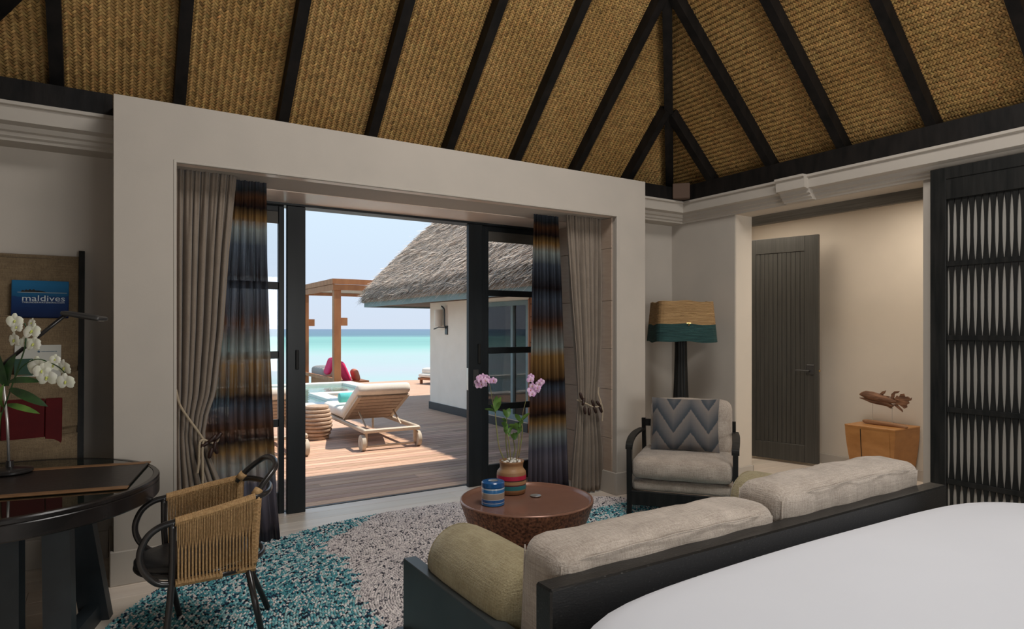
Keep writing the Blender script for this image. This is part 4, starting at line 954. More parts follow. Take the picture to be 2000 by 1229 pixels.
for i, (px, py, s) in enumerate([(30, 628, 13), (33, 640, 11), (62, 648, 15), (60, 632, 9), (24, 664, 14), (38, 668, 11), (55, 672, 14), (62, 714, 18), (84, 734, 17), (92, 712, 12), (114, 716, 15), (118, 742, 15), (76, 722, 14), (100, 700, 9)]):
    flower(wo_, wp(px, py, random.uniform(-.03, .02)), -FW+Vector((random.uniform(-.5, .5), random.uniform(-.4, .2), random.uniform(-.35, .25))), s*K3*1.12, M['petal'], M['flower_core'], 40+i)

# ================================================================ MAGAZINE RACK
mr_ = thing('magazine_rack', 'leaning black ladder rack with tan cloth pockets against the wall behind the desk', 'rack', (-.5, 4.6, 0))
def ry(z): return 4.49+.243*z
for x in (-.125, -.86): part('ladder_pole', M['black'], mr_, lambda b: b.hexa([(x-.016, ry(0)-.02, 0), (x+.016, ry(0)-.02, 0), (x+.016, ry(0)+.02, 0), (x-.016, ry(0)+.02, 0), (x-.016, ry(2.0)-.02, 2.0), (x+.016, ry(2.0)-.02, 2.0), (x+.016, ry(2.0)+.015, 2.0), (x-.016, ry(2.0)+.015, 2.0)]))
for z in (1.945, 1.24, .73): part('rung', M['black'], mr_, lambda b: b.tube([(-.85, ry(z)+.012, z), (-.13, ry(z)+.012, z)], .009, 8))
part('back_cloth', M['rack_cloth'], mr_, lambda b: b.grid(lambda u, v: (-.845+.705*u, ry(.72+1.24*v)-.006, .72+1.235*v), 8, 12))
part('top_hem', M['rack_cloth'], mr_, lambda b: b.tube([(-.845, ry(1.95)-.004, 1.95), (-.14, ry(1.95)-.004, 1.95)], .013, 8))
for zt_, zb_, bul in ((1.59, 1.27, .030), (1.24, .92, .05), (.875, .70, .09)):
    p = part('pocket', M['rack_cloth'], mr_, lambda b: b.grid(lambda u, v: (-.845+.705*u, ry(zb_+(zt_-zb_)*v)-.012-bul*(.35+.65*math.sin(PI*u)**.5)*math.sin(PI*(.12+.6*v)), zb_+(zt_-zb_)*v-.012*math.sin(PI*u)*(v > .9)-(.015*math.sin(PI*u) if v < .1 else 0)), 16, 8), smooth=True)
    b = MB(); b.tube([(-.845+.705*u, ry(zt_)-.012-bul*(.35+.65*math.sin(PI*u)**.5)*math.sin(PI*.72), zt_-.012*math.sin(PI*u)) for u in [i/12 for i in range(13)]], .0045, 6); b.build('hem', M['rack_cloth'], p)
def txt(s, size, m, name, parent, T, sx=1):
    c = bpy.data.curves.new('t', 'FONT'); c.body = s; c.size = size; c.align_x = 'LEFT'; c.extrude = .0004; c.resolution_u = 3
    o = bpy.data.objects.new('t', c); C.objects.link(o); dg = bpy.context.evaluated_depsgraph_get(); me = bpy.data.meshes.new_from_object(o.evaluated_get(dg)); bpy.data.objects.remove(o)
    w = max(v.co.x for v in me.vertices) if len(me.vertices) else 1
    k = sx/w if sx != 1 else 1
    for v in me.vertices: v.co = Vector((v.co.x*k, v.co.y, v.co.z))
    n = bpy.data.objects.new(name, me); C.objects.link(n); me.materials.clear(); me.materials.append(m); n.parent = parent; n.matrix_local = T
    return n
tilt = math.atan(.243)
bk = thing('photo_book', 'blue book titled maldives in the top pocket of the rack', 'book', (-.475, ry(1.57)-.045, 1.57))
bk.rotation_euler = (-tilt, 0, 0)
bcm = mat('book_cover', (.01, .06, .16), .3); t = bcm.node_tree; stripes(bcm, [(0, (.001, .006, .03)), (.07, (.002, .015, .07)), (.155, (.006, .035, .12)), (.158, (.006, .07, .16)), (.23, (.012, .11, .24))], 'Z', 0, .25)
part('cover', bcm, bk, lambda b: b.box((0, 0, 0), (.285, .018, .235), .004), world=False)
part('horizon_line', M['paper'], bk, lambda b: b.box((.03, -.0008, .156), (.275, 0, .158)), world=False)
part('island_print', M['black'], bk, lambda b: b.add([(.045+i*.006, -.0006, .1585) for i in range(22)]+[(.045+i*.006, -.0006, .1585+.012*math.sin(PI*i/21)**.5+.008*abs(math.sin(i*2.1))*(i < 12)) for i in range(22)], [(i, i+1, 23+i, 22+i) for i in range(21)]), world=False)
RX = Matrix.Rotation(PI/2, 4, 'X'); wt_ = mat('cover_lettering', (.45, .50, .52), .5)
txt('maldives', .052, wt_, 'title', bk, Matrix.Translation((.050, -.001, .104)) @ RX, .215)
txt('THEUNDERWATERKING.COM', .014, wt_, 'subtitle', bk, Matrix.Translation((.052, -.001, .090)) @ RX, .21)
cd = thing('letter_card', 'white card with a small blue emblem in the middle pocket of the rack', 'card', (-.45, ry(1.2)-.048, 1.205)); cd.rotation_euler = (-tilt, 0, 0)
part('card', M['paper'], cd, lambda b: b.box((0, 0, 0), (.225, .003, .205)), world=False)
em = mat('emblem_ink', (.02, .07, .12), .6)
part('emblem', em, cd, lambda b: b.add([(.115+.010*(1 if k % 2 == 0 else .45)*math.sin(k*PI/5), -.0006, .165+.010*(1 if k % 2 == 0 else .45)*math.cos(k*PI/5)) for k in range(10)], [tuple(range(10))]), world=False)
part('printed_line', em, cd, lambda b: [b.box((.128+i*.0065, -.0006, .163), (.128+i*.0065+.0045, -.0002, .167)) for i in range(12)], world=False)
g_ = tag(MB().box((-.45, ry(1.24)-.053, 1.18), (-.36, ry(1.24)-.045, 1.325), .002).build('green_booklet', M['green_thing'], None, loc=(-.4, ry(1.24)-.04, 1.18)), 'dark green booklet behind the orchid flowers in the middle pocket of the rack', 'booklet')
rf = thing('red_folder', 'dark red folder standing in the bottom pocket of the rack', 'folder', (-.50, ry(.80)-.074, .80)); rf.rotation_euler = (-tilt, 0, 0)
part('cover', M['red'], rf, lambda b: b.box((0, 0, 0), (.20, .010, .30), .002), world=False)
part('spine', M['red'], rf, lambda b: b.box((.203, -.002, 0), (.285, .012, .30), .004), world=False)

# ================================================================ WOVEN CHAIR
wc = thing('woven_armchair', 'black bentwood chair with tan woven cord sides facing the desk', 'chair', (.42, 3.42, 0))
yn, yf = 3.175, 3.665
part('seat', M['seatblack'], wc, lambda b: b.add([(.375+.265*q*math.cos(2*PI*k/48), 3.42+.215*q*math.sin(2*PI*k/48), z) for q, z in ((.96, .405), (1.0, .412), (1.0, .43), (.95, .442), (.7, .447), (.02, .443)) for k in range(48)], [(i*48+k, i*48+(k+1) % 48, (i+1)*48+(k+1) % 48, (i+1)*48+k) for i in range(5) for k in range(48)]+[tuple(range(47, -1, -1))]), smooth=True)
part('seat_ring', M['chairblack'], wc, lambda b: b.tube([(.395+.275*math.cos(2*PI*k/40), 3.42+.228*math.sin(2*PI*k/40), .400) for k in range(40)], .0135, 10, closed=True), smooth=True)
arm_path = [(.25, yn, .385), (.19, yn, .40), (.14, yn, .46), (.125, yn, .53), (.15, yn, .60), (.20, yn, .64), (.27, yn, .655), (.42, yn+.0, .68), (.58, yn+.02, .708), (.66, yn+.08, .715), (.70, 3.42, .718), (.66, yf-.08, .715), (.58, yf-.02, .708), (.42, yf, .68), (.27, yf, .655), (.20, yf, .64), (.15, yf, .60), (.125, yf, .53), (.14, yf, .46), (.19, yf, .40), (.25, yf, .385)]
part('arm_frame', M['chairblack'], wc, lambda b: b.tube(smoothp(arm_path, 5), .0145, 12), smooth=True)
part('back_hoop', M['chairblack'], wc, lambda b: b.tube(smoothp([(.585, yn+.03, .70), (.64, yn+.055, .765), (.705, 3.29, .825), (.722, 3.42, .842), (.705, 3.55, .825), (.64, yf-.055, .765), (.585, yf-.03, .70)], 6), .0145, 12), smooth=True)
for a_, c_ in (((.25, yn, .655), (.205, 3.13, .021)), ((.25, yf, .655), (.325, 3.735, .021)), ((.56, yn+.02, .40), (.625, 3.12, .021)), ((.585, yf-.03, .40), (.73, 3.575, .021))):
    mid = [Vector(a_), Vector((a_[0]+(c_[0]-a_[0])*.12, a_[1]+(c_[1]-a_[1])*.1, .38)) if a_[2] > .5 else Vector(a_), Vector(c_)]
    part('leg', M['chairblack'], wc, lambda b: b.tube(smoothp(mid, 6) if a_[2] > .5 else [a_, c_], .0145, 12), smooth=True)
for y_, sg in ((yn, 1), (yf, -1)):
    tp = lambda x: (x, y_+sg*(.0 if x < .45 else .02*((x-.45)/.13)), .655+(x-.27)*.171)
    part('lower_rail', M['chairblack'], wc, lambda b: b.tube([(.25, y_, .385), (.42, y_, .383), (.575, y_+sg*.02, .39)], .012, 10), smooth=True)
    part('rear_post', M['cord'], wc, lambda b: b.tube([(.585, y_+sg*.02, .39), (.598, y_+sg*.022, .55), (.605, y_+sg*.03, .71)], .0155, 12), smooth=True)
    def cords(b):
        n = 46
        for i in range(n):
            x = .268+(.585-.268)*i/(n-1); x2 = x-.0018 if i % 2 else x+.0022; T_ = tp(x); z1 = T_[2]
            for sd in (-1, 1):
                b.tube([(x, T_[1]+sd*.017, z1), (x+.002, T_[1]+sd*(.011 if i % 2 else .006), z1-.10), (x2+.001, T_[1]+sd*(.003 if i % 2 else .008), .525), (x2, y_+sg*(.0 if x < .45 else .018)+sd*.016, .385)], .0025, 5)
    stuff(part('cord_weaving', M['cord'], wc, cords))
    def wraps(b):
        n = 76
        for i in range(n):
            x = .262+(.592-.262)*i/(n-1); T_ = tp(x); b.tube([(x, T_[1]+.0185*math.cos(2*PI*k/8), T_[2]+.0185*math.sin(2*PI*k/8)) for k in range(8)], .0030, 4, closed=True)
            b.tube([(x, y_+sg*(0 if x < .45 else .018)+.0155*math.cos(2*PI*k/8), .385+.0155*math.sin(2*PI*k/8)) for k in range(8)], .0030, 4, closed=True)
        for i in range(46):
            z = .41+.29*i/45; x = .587+.018*i/45; b.tube([(x+.018*math.cos(2*PI*k/8), y_+sg*.024+.018*math.sin(2*PI*k/8), z) for k in range(8)], .0032, 4, closed=True)
    stuff(part('cord_wrapping', M['cord'], wc, wraps))
    part('hoop_binding', M['cord'], wc, lambda b: b.tube([(.597, y_+sg*.04, .716), (.618, y_+sg*.048, .742)], .0205, 12), smooth=True)

# ================================================================ LATTICE SCREEN
ls = thing('lattice_screen', 'tall black sliding screen with tapered vertical slats on the right wall', 'screen', (5.12, 1.3, 0))
LX0, LX1 = 5.10, 5.145
part('stile', M['black'], ls, lambda b: b.box((LX0, 2.245, .012), (LX1, 2.348, 2.66), .003))
part('stile', M['black'], ls, lambda b: b.box((LX0, .30, .012), (LX1, .42, 2.66), .003))
part('head_rail', M['black'], ls, lambda b: (b.box((LX0, .42, 2.43), (LX1, 2.245, 2.57), .002), b.box((LX0+.006, .42, 2.57), (LX1, 2.245, 2.576)), b.box((LX0, .42, 2.576), (LX1, 2.245, 2.66), .002)))
part('bottom_rail', M['black'], ls, lambda b: b.box((LX0, .42, .012), (LX1, 2.245, .16), .003))
rz_ = [2.43, 1.967, 1.438, .923, .409, .16]
for z in rz_[1:-1]: part('cross_rail', M['black'], ls, lambda b: b.box((LX0+.008, .42, z-.018), (LX1-.008, 2.245, z+.018), .002))
part('backing_panel', mat('screen_backing', (.42, .40, .36), .9), ls, lambda b: b.box((5.134, .35, .05), (5.140, 2.33, 2.60)))  # pale panel added close behind the slats so the gaps read light
slat_me = None
for i in range(43):
    yc_ = 2.2365+.0212-.0425*i-.0425*.0
    if slat_me is None:
        b = MB()
        for z1, z0 in zip(rz_, rz_[1:]):
            n = 7; 
            for k in range(n):
                ta, tb_ = k/n, (k+1)/n; za, zb2 = z0+(z1-z0)*ta, z0+(z1-z0)*tb_
                wa, wb2 = [.0192-.0112*math.sin(PI*q)**.8 for q in (ta, tb_)]
                b.hexa([(-.005, -wa, za), (.005, -wa, za), (.005, wa, za), (-.005, wa, za), (-.005, -wb2, zb2), (.005, -wb2, zb2), (.005, wb2, zb2), (-.005, wb2, zb2)])
        o = b.build('slat', M['black'], ls, world=False); slat_me = o.data; o.location = (-.0, yc_-1.3, 0)
    else:
        o = bpy.data.objects.new('slat', slat_me); C.objects.link(o); o.parent = ls; o.location = (0, yc_-1.3, 0)

# ================================================================ HALL CABINET + DRIFTWOOD FISH
hc = thing('side_cabinet', 'honey-coloured wooden cabinet with tapered sides by the hall wall', 'cabinet', (6.53, 3.45, 0))
def tap(x0, x1, y0, y1, z0, z1, k): # tapering inward downwards by k
    f = lambda z: k*((.545-z)/.545)**1.6
    vs = []
    zs = [z0+(z1-z0)*i/6 for i in range(7)]
    for z in zs:
        q = f(z); vs += [(x0+q, y0+q, z), (x1-q*.3, y0+q, z), (x1-q*.3, y1-q, z), (x0+q, y1-q, z)]
    return vs, [(3, 2, 1, 0), (24, 25, 26, 27)]+[(i*4+k_, i*4+(k_+1) % 4, i*4+4+(k_+1) % 4, i*4+4+k_) for i in range(6) for k_ in range(4)]
part('carcass', M['honey'], hc, lambda b: b.add(*tap(6.30, 6.765, 3.206, 3.694, 0, .530, .06)))
part('top', M['honey'], hc, lambda b: b.box((6.297, 3.203, .530), (6.768, 3.697, .546), .003))
part('door', M['honey'], hc, lambda b: b.add([(6.300+.06*((.545-z)/.545)**1.6-.004, y, z) for z in (.06, .2, .35, .515) for y in (3.26, 3.53)], [(0, 1, 3, 2), (2, 3, 5, 4), (4, 5, 7, 6)]))
part('door_gap', M['black'], hc, lambda b: b.add([(6.300+.06*((.545-z)/.545)**1.6-.005, y, z) for z in (.06, .2, .35, .515) for y in (3.530, 3.538)], [(0, 1, 3, 2), (2, 3, 5, 4), (4, 5, 7, 6)]))
FX = 6.5
fs_ = thing('driftwood_fish', 'driftwood fish sculpture on two pins and a wooden base on the cabinet', 'sculpture', (FX, 3.40, .547))
part('base', M['driftbase'], fs_, lambda b: b.puff(.05, .40, .035, .012, .3, 8, Matrix.Translation((FX, 3.405, .566)) @ Matrix.Rotation(.03, 4, 'X'), wob=.003, seed=2), smooth=True)
for y_, zt_ in ((3.525, .78), (3.335, .745)): part('pin', M['steel'], fs_, lambda b: b.tube([(FX, y_, .575), (FX, y_, zt_)], .0022, 6))
def fish(b):
    def P(u, z, dx_=0): return (FX+dx_, 3.655-u, z)      # u metres from the nose towards the tail
    # twisted strands forming the body
    b.tube([P(0, .835), P(.02, .838), P(.06, .842), (*P(.12, .83),), P(.2, .815), P(.28, .80), P(.36, .79)], [.006, .020, .036, .044, .042, .030, .016], 12)
    b.tube([P(0.0, .80), P(.05, .795), P(.12, .78), P(.2, .775), P(.27, .765), P(.33, .75)], [.004, .013, .022, .028, .024, .012], 9)
    for k in range(9):
        a = k*.7; b.tube(smoothp([P(.01+.02*k, .83+.02*math.sin(a), .02*math.cos(a)), P(.08+.02*k, .825+.03*math.sin(a+1), .03*math.cos(a+1)), P(.16+.02*k, .80+.03*math.sin(a+2), .03*math.cos(a+2)), P(.23+.02*k, .795+.02*math.sin(a+3), .02*math.cos(a+3))], 4), [.003]+[.006]*11+[.003], 6)
def fin(b, pts, th=.007):
    n = len(pts); b.add([(FX-th, 3.655-u, z) for u, z in pts]+[(FX+th, 3.655-u, z) for u, z in pts], [tuple(range(n)), tuple(range(2*n-1, n-1, -1))]+[(i, (i+1) % n, n+(i+1) % n, n+i) for i in range(n)])
part('body', M['drift'], fs_, fish, smooth=True)
for pts in ([(.18, .835), (.205, .86), (.23, .885), (.26, .895), (.25, .868), (.225, .845), (.215, .83)], [(.31, .82), (.315, .865), (.345, .895), (.39, .90), (.375, .88), (.345, .87), (.34, .84), (.33, .82)],
            [(.22, .77), (.26, .745), (.31, .722), (.325, .728), (.30, .745), (.28, .77)], [(.33, .765), (.37, .735), (.42, .70), (.415, .72), (.385, .75), (.36, .775)],
            [(.34, .79), (.35, .83), (.365, .855), (.385, .842), (.40, .872), (.43, .878), (.44, .85), (.465, .855), (.49, .835), (.50, .845), (.495, .82), (.47, .81), (.48, .79), (.455, .775), (.46, .75), (.435, .735), (.40, .76), (.37, .77)]):
    part('fin', M['drift'], fs_, lambda b: fin(b, pts))
# ================================================================ OUTSIDE
DZ = -.03
dk_ = sroot('deck', (1.5, 12, 0)) if False else thing('timber_deck', 'weathered timber terrace deck outside the open doors', 'deck', (1.5, 12, -.2))
part('joists', M['soffit_out'], dk_, lambda b: (b.box((-6, 5.5, -.35), (11.5, 12.7, -.075)), b.box((5.5, 12.7, -.35), (11.5, 17.9, -.075))))
y = 5.505; i = 0; far = MB(); 
DW_ = .128
while y < 17.8:
    x0, x1 = (-6, 11.5) if y < 12.55 else (4.32, 11.5) if y < 14.7 else (5.95, 11.5)
    cuts = [x0]
    x = x0+random.uniform(1.5, 4)
    while x < x1-.5: cuts.append(x); x += random.uniform(3.2, 4.2)
    cuts.append(x1)
    for a, c in zip(cuts, cuts[1:]):
        t = random.uniform(.72, 1.18); tt = (t, t*random.uniform(.97, 1.02), t*random.uniform(.95, 1.03))
        if y < 9.7 and c > -.2 and a < 6:
            MB().box((a+.001, y+.004, -.07), (c-.001, y+DW_-.004, DZ)).build('deck_board', M['deck'], dk_, tint=tt)
        else: far.box((a+.001, y+.004, -.07), (c-.001, y+DW_-.004, DZ))
    y += DW_; i += 1
stuff(far.build('far_deck_boards', M['deck'], dk_, tint=(.98, .98, .98)))
# own roof eave over the doors: casts the strip of shade on the deck
ev = sroot('trim_6', (2, 6, 2.8))
part('eave_board', M['soffit_out'], ev, lambda b: b.hexa([(-6, 5.05, 2.98), (5.2, 5.05, 2.98), (5.2, 6.42, 2.72), (-6, 6.42, 2.72), (-6, 5.05, 3.2), (5.2, 5.05, 3.2), (5.2, 6.42, 2.92), (-6, 6.42, 2.92)]))
part('outer_wall', M['outwall'], ev, lambda b: (b.box((-6, 5.5, -.05), (.37, 5.6, 3.0)), b.box((3.91, 5.5, -.05), (5.3, 5.6, 3.0))))
# ---- bathroom wing with thatched roof
wg = thing('thatched_wing', 'cream rendered villa wing with thatched roof beyond the deck', 'building', (7, 9.5, DZ))
WX = 5.29
part('wall', M['white_wall'], wg, lambda b: (b.box((WX, 9.25, DZ), (9.5, 11.32, 2.05)), b.box((WX, 7.9, 1.93), (9.5, 9.25, 2.05)), b.box((WX, 7.9, DZ), (WX+.15, 9.25, .12))))
part('skirting', M['sofa_frame'], wg, lambda b: (b.box((WX-.02, 9.25, DZ), (WX, 11.34, .11)), b.box((WX, 11.32, DZ), (9.5, 11.34, .11)), b.box((WX-.03, 7.9, DZ), (WX, 9.25, .10))))
for k in range(13):
    z0 = DZ+k*.19; part('cladding_board', M['orange_wood'], wg, lambda b: b.box((WX-.01, 5.62, z0+.004), (WX+.06, 7.86, min(z0+.187, 2.4)), .004))
part('cladding_post', M['orange_wood'], wg, lambda b: b.box((WX-.02, 7.86, DZ), (WX+.09, 7.90, 1.95)))
wf = part('window_frame', M['fascia'], wg, lambda b: (b.box((WX-.02, 7.90, 1.86), (WX+.05, 9.25, 1.93)), b.box((WX-.02, 7.90, .12), (WX+.05, 9.25, .20)), b.box((WX-.02, 7.9, .2), (WX+.05, 7.96, 1.86)), b.box((WX-.02, 8.32, .2), (WX+.05, 8.38, 1.86)), b.box((WX-.02, 9.19, .2), (WX+.05, 9.25, 1.86))))
b = MB().box((WX+.01, 7.96, .2), (WX+.014, 9.19, 1.86)); b.build('pane', M['glass'], wf)
def wdr(b):
    for y0, y1 in ((8.75, 9.2),): b.grid(lambda u, v: (WX+.09+.03*math.sin(u*40), y0+(y1-y0)*u, .1+1.8*v), 60, 6)
part('inner_drape', M['inner_cloth'], wg, wdr, smooth=True)
part('inner_sheer', sheerm, wg, lambda b: b.grid(lambda u, v: (WX+.12+.025*math.sin(u*35), 8.48+.3*u*(.5+v*.5), .1+1.8*v), 40, 6), smooth=True)
part('inner_cabinet', M['teal_box'], wg, lambda b: (b.box((WX+.5, 8.2, 0), (WX+1.2, 8.95, 1.12)), b.box((WX+.5, 9.0, 0), (WX+1.2, 9.24, 1.05))))
part('inner_wall', M['caramel'], wg, lambda b: (b.box((WX+2.2, 5.7, 0), (WX+2.3, 9.25, 2.0)), b.box((WX+.1, 5.7, -.02), (WX+2.2, 9.25, 0.0))))
EX = 4.66; EY = 13.42; ZE = 1.98
part('fascia', M['fascia'], wg, lambda b: (b.bar((EX+.05, 5.7, ZE+.04), (EX+.05, EY-.06, ZE+.04), .03, .11), b.bar((EX+.05, EY-.06, ZE+.04), (10.5, EY-.06, ZE+.04), .03, .11)))
part('eave_soffit', M['soffit_out'], wg, lambda b: b.box((EX+.06, 5.7, ZE+.02), (10.5, EY-.08, ZE+.06)))
RWD = 3.1      # half span; ridge x
def hz(t):    # height over eave at run t, gently convex thatch
    return 1.18*t+.10*math.sin(min(t, 2.0)*PI/2.0)
def thatch_pt(x, y):
    t = min(x-EX, EY-y); return hz(max(0, t))
def tbase(b):
    # eave roll + two slopes (towards the deck and towards the sea)
    N = 14; L = [.0, .0, .05, .12]+[RWD*i/N for i in range(1, N+1)]
    def prof(i):
        t = L[i]; z = ZE+.10+hz(t)+(.16 if i else 0)
        if i == 0: z = ZE+.08
        if i == 1: z = ZE+.19
        if i == 2: z = ZE+.27
        return t, z
    vs = []; M_ = len(L)
    for i in range(M_):
        t, z = prof(i)
        vs += [(EX+t, 5.7, z), (EX+t, EY-t, z), (EX+t if False else 10.5, EY-t, z)]
    b.add(vs, [(i*3+k, i*3+k+1, i*3+k+4, i*3+k+3) for i in range(M_-1) for k in range(2)])
tb2 = part('thatch', M['thatch'], wg, tbase, smooth=False)
def strands():
    n = 42000; t = np.sqrt(rng.random(n))*0+rng.random(n)*RWD; t[:6000] = rng.random(6000)*.16
    y = 5.9+rng.random(n)*(EY-5.9); face = np.zeros(n); hipm = y > EY-t; 
    # west slope only where y < EY - t
    y = np.where(hipm, EY-t-rng.random(n)*1.5, y)
    z = ZE+.27+1.18*t+.10*np.sin(np.minimum(t, 2)*PI/2)-(t < .1)*rng.random(n)*.16
    P = np.stack([EX+t-.01, y, z], 1)
    dn = np.stack([-np.ones(n), rng.normal(.30, .35, n), -np.full(n, 1.1)+rng.normal(0, .35, n)], 1); dn[:6000, 2] -= rng.random(6000)*1.0; dn /= np.linalg.norm(dn, axis=1)[:, None]
    nm = np.array([-.76, 0, .64]); L = rng.uniform(.10, .24, n); L[:6000] *= .6; W = rng.uniform(.004, .009, n)
    sd = np.cross(dn, nm); sd /= np.linalg.norm(sd, axis=1)[:, None]
    lift = rng.uniform(.01, .045, n)
    A_ = P+nm*.004; B_ = P+dn*L[:, None]+nm*lift[:, None]; 
    V = np.stack([A_-sd*W[:, None], A_+sd*W[:, None], B_+sd*W[:, None]*.5, B_-sd*W[:, None]*.5], 1)
    c = np.array([[.70, .55, .43], [.86, .71, .58], [.44, .32, .24], [.18, .12, .09], [.72, .56, .43]])[rng.choice(5, n, p=[.3, .25, .2, .1, .15])]*rng.normal(1, .12, (n, 1))
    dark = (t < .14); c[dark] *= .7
    # sea-side hip strands
    m = 5000; t2 = rng.random(m)*RWD; x2 = EX+t2+rng.random(m)*2; P2 = np.stack([x2, EY-t2+.01, ZE+.27+1.18*t2+.10*np.sin(np.minimum(t2, 2)*PI/2)], 1)
    P2[:1800, 0] = EX+t2[:1800]; 
    d2 = np.stack([rng.normal(-.3, .4, m), np.ones(m), -np.ones(m)], 1); d2 /= np.linalg.norm(d2, axis=1)[:, None]; s2 = np.cross(d2, [0, .64, .76]); s2 /= np.linalg.norm(s2, axis=1)[:, None]
    L2 = rng.uniform(.08, .2, m)[:, None]; W2 = rng.uniform(.004, .009, m)[:, None]; N2 = np.array([-.2, .5, .76])
    V2 = np.stack([P2-s2*W2, P2+s2*W2, P2+d2*L2+s2*W2*.5+N2*.03, P2+d2*L2-s2*W2*.5+N2*.03], 1); c2 = np.array([.5, .41, .33])*rng.normal(1, .3, (m, 1))
    VV = np.concatenate([V, V2]); CC = np.clip(np.concatenate([c, c2]), .02, 1)
    F = np.arange(len(VV)*4).reshape(-1, 4)
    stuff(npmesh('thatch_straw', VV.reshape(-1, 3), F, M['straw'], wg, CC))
strands()
# wall lamp
wl = thing('wall_lamp', 'outdoor wall lamp with white glass tube on the cream wing wall', 'lamp', (WX, 10.6, 1.45))
part('back_plate', M['darkmetal'], wl, lambda b: b.box((WX-.02, 10.55, 1.40), (WX, 10.65, 1.56), .003))
part('bracket', M['darkmetal'], wl, lambda b: (b.tube(smoothp([(WX-.02, 10.60, 1.52), (WX-.045, 10.60, 1.56), (WX-.05, 10.60, 1.82), (WX-.055, 10.62, 1.88), (WX-.07, 10.68, 1.92)], 5), .014, 8), b.tube([(WX-.02, 10.6, 1.53), (WX-.10, 10.74, 1.535), (WX-.12, 10.90, 1.50)], .011, 8)))
part('glass_tube', M['white_gl'], wl, lambda b: b.lathe([(.07, 1.55), (.076, 1.56), (.076, 1.86), (.066, 1.86), (.066, 1.57)], (WX-.10, 10.755), 24), smooth=True, auto=40)
# ---- pool
pl = thing('plunge_pool', 'pool with pale stone coping and an olive shallow bench beyond the lounger', 'pool', (1.5, 15, -1.2))
CT = .02
part('coping', M['coping'], pl, lambda b: b.box((-4, 12.72, -.3), (4.28, 13.12, CT), .008))
part('coping', M['coping'], pl, lambda b: b.box((4.0, 13.12, -.3), (4.30, 15.15, CT), .008))
part('coping', M['coping'], pl, lambda b: b.box((4.30, 14.85, -.3), (5.92, 15.15, CT+.001), .008))
part('coping', M['coping'], pl, lambda b: b.box((5.55, 15.15, -.3), (5.92, 17.95, CT+.002), .008))
part('coping', M['coping'], pl, lambda b: b.box((-4, 17.55, -.3), (5.55, 17.95, CT), .008))
part('basin', M['pooltile'], pl, lambda b: (b.box((-4, 13.1, -1.3), (4.3, 17.6, -1.2)), b.box((-4, 17.5, -1.2), (5.6, 17.56, -.2))))
part('shallow_bench', M['bench'], pl, lambda b: b.box((4.0, 15.15, -1.2), (5.56, 17.55, -.13)))
wm = bpy.data.materials.new('pool_water'); wm.use_nodes = True; t = wm.node_tree; pb = t.nodes['Principled BSDF']; pb.inputs['Base Color'].default_value = (.42, .75, .74, 1); pb.inputs['Roughness'].default_value = .03; pb.inputs['Transmission Weight'].default_value = .75; pb.inputs['IOR'].default_value = 1.33
n1 = nn(t, 'ShaderNodeTexNoise'); n1.inputs['Scale'].default_value = 5; tc = nn(t, 'ShaderNodeTexCoord'); lk(t, tc.outputs['Object'], n1.inputs['Vector']); bp = nn(t, 'ShaderNodeBump'); bp.inputs['Strength'].default_value = .15; bp.inputs['Distance'].default_value = .05; lk(t, n1.outputs[0], bp.inputs['Height']); lk(t, bp.outputs[0], pb.inputs['Normal'])
part('water', wm, pl, lambda b: (b.add([(-4, 13.1, -.05), (4.02, 13.1, -.05), (4.02, 15.15, -.05), (5.56, 15.15, -.05), (5.56, 17.56, -.05), (-4, 17.56, -.05)], [(0, 1, 2, 3, 4, 5)])))
# ---- sea
sm = bpy.data.materials.new('sea'); sm.use_nodes = True; t = sm.node_tree; pb = t.nodes['Principled BSDF']; pb.inputs['Roughness'].default_value = .35; pb.inputs['Specular IOR Level'].default_value = .25
tc = nn(t, 'ShaderNodeTexCoord'); sx_ = nn(t, 'ShaderNodeVectorMath'); sx_.operation = 'LENGTH'; lk(t, tc.outputs['Object'], sx_.inputs[0])
lg = nn(t, 'ShaderNodeMath'); lg.operation = 'LOGARITHM'; lg.inputs[1].default_value = 10; lk(t, sx_.outputs['Value'], lg.inputs[0])
nz = nn(t, 'ShaderNodeTexNoise'); nz.inputs['Scale'].default_value = .004; nz.inputs['Detail'].default_value = 5; mp = nn(t, 'ShaderNodeMapping'); mp.inputs['Rotation'].default_value = (0, 0, ANG); mp.inputs['Scale'].default_value = (1, 6, 1); lk(t, tc.outputs['Object'], mp.inputs[0]); lk(t, mp.outputs[0], nz.inputs['Vector'])
ma = nn(t, 'ShaderNodeMath'); ma.operation = 'MULTIPLY_ADD'; ma.inputs[1].default_value = .55; lk(t, nz.outputs[0], ma.inputs[0]); lk(t, lg.outputs[0], ma.inputs[2])
mr = nn(t, 'ShaderNodeMapRange'); mr.inputs[1].default_value = 1.5; mr.inputs[2].default_value = 3.5; lk(t, ma.outputs[0], mr.inputs[0])
rp = nn(t, 'ShaderNodeValToRGB'); el = rp.color_ramp.elements; el[0].position = 0; el[0].color = (.26, .42, .38, 1); el[1].position = 1; el[1].color = (.05, .11, .19, 1)
for p_, c_ in ((.15, (.30, .44, .41)), (.24, (.37, .40, .42)), (.33, (.31, .44, .41)), (.43, (.19, .41, .35)), (.51, (.11, .31, .27)), (.57, (.14, .37, .31)), (.63, (.035, .12, .17))):
    q = el.new(p_); q.color = (*c_, 1)
lk(t, mr.outputs[0], rp.inputs[0]); lk(t, rp.outputs[0], pb.inputs['Base Color'])
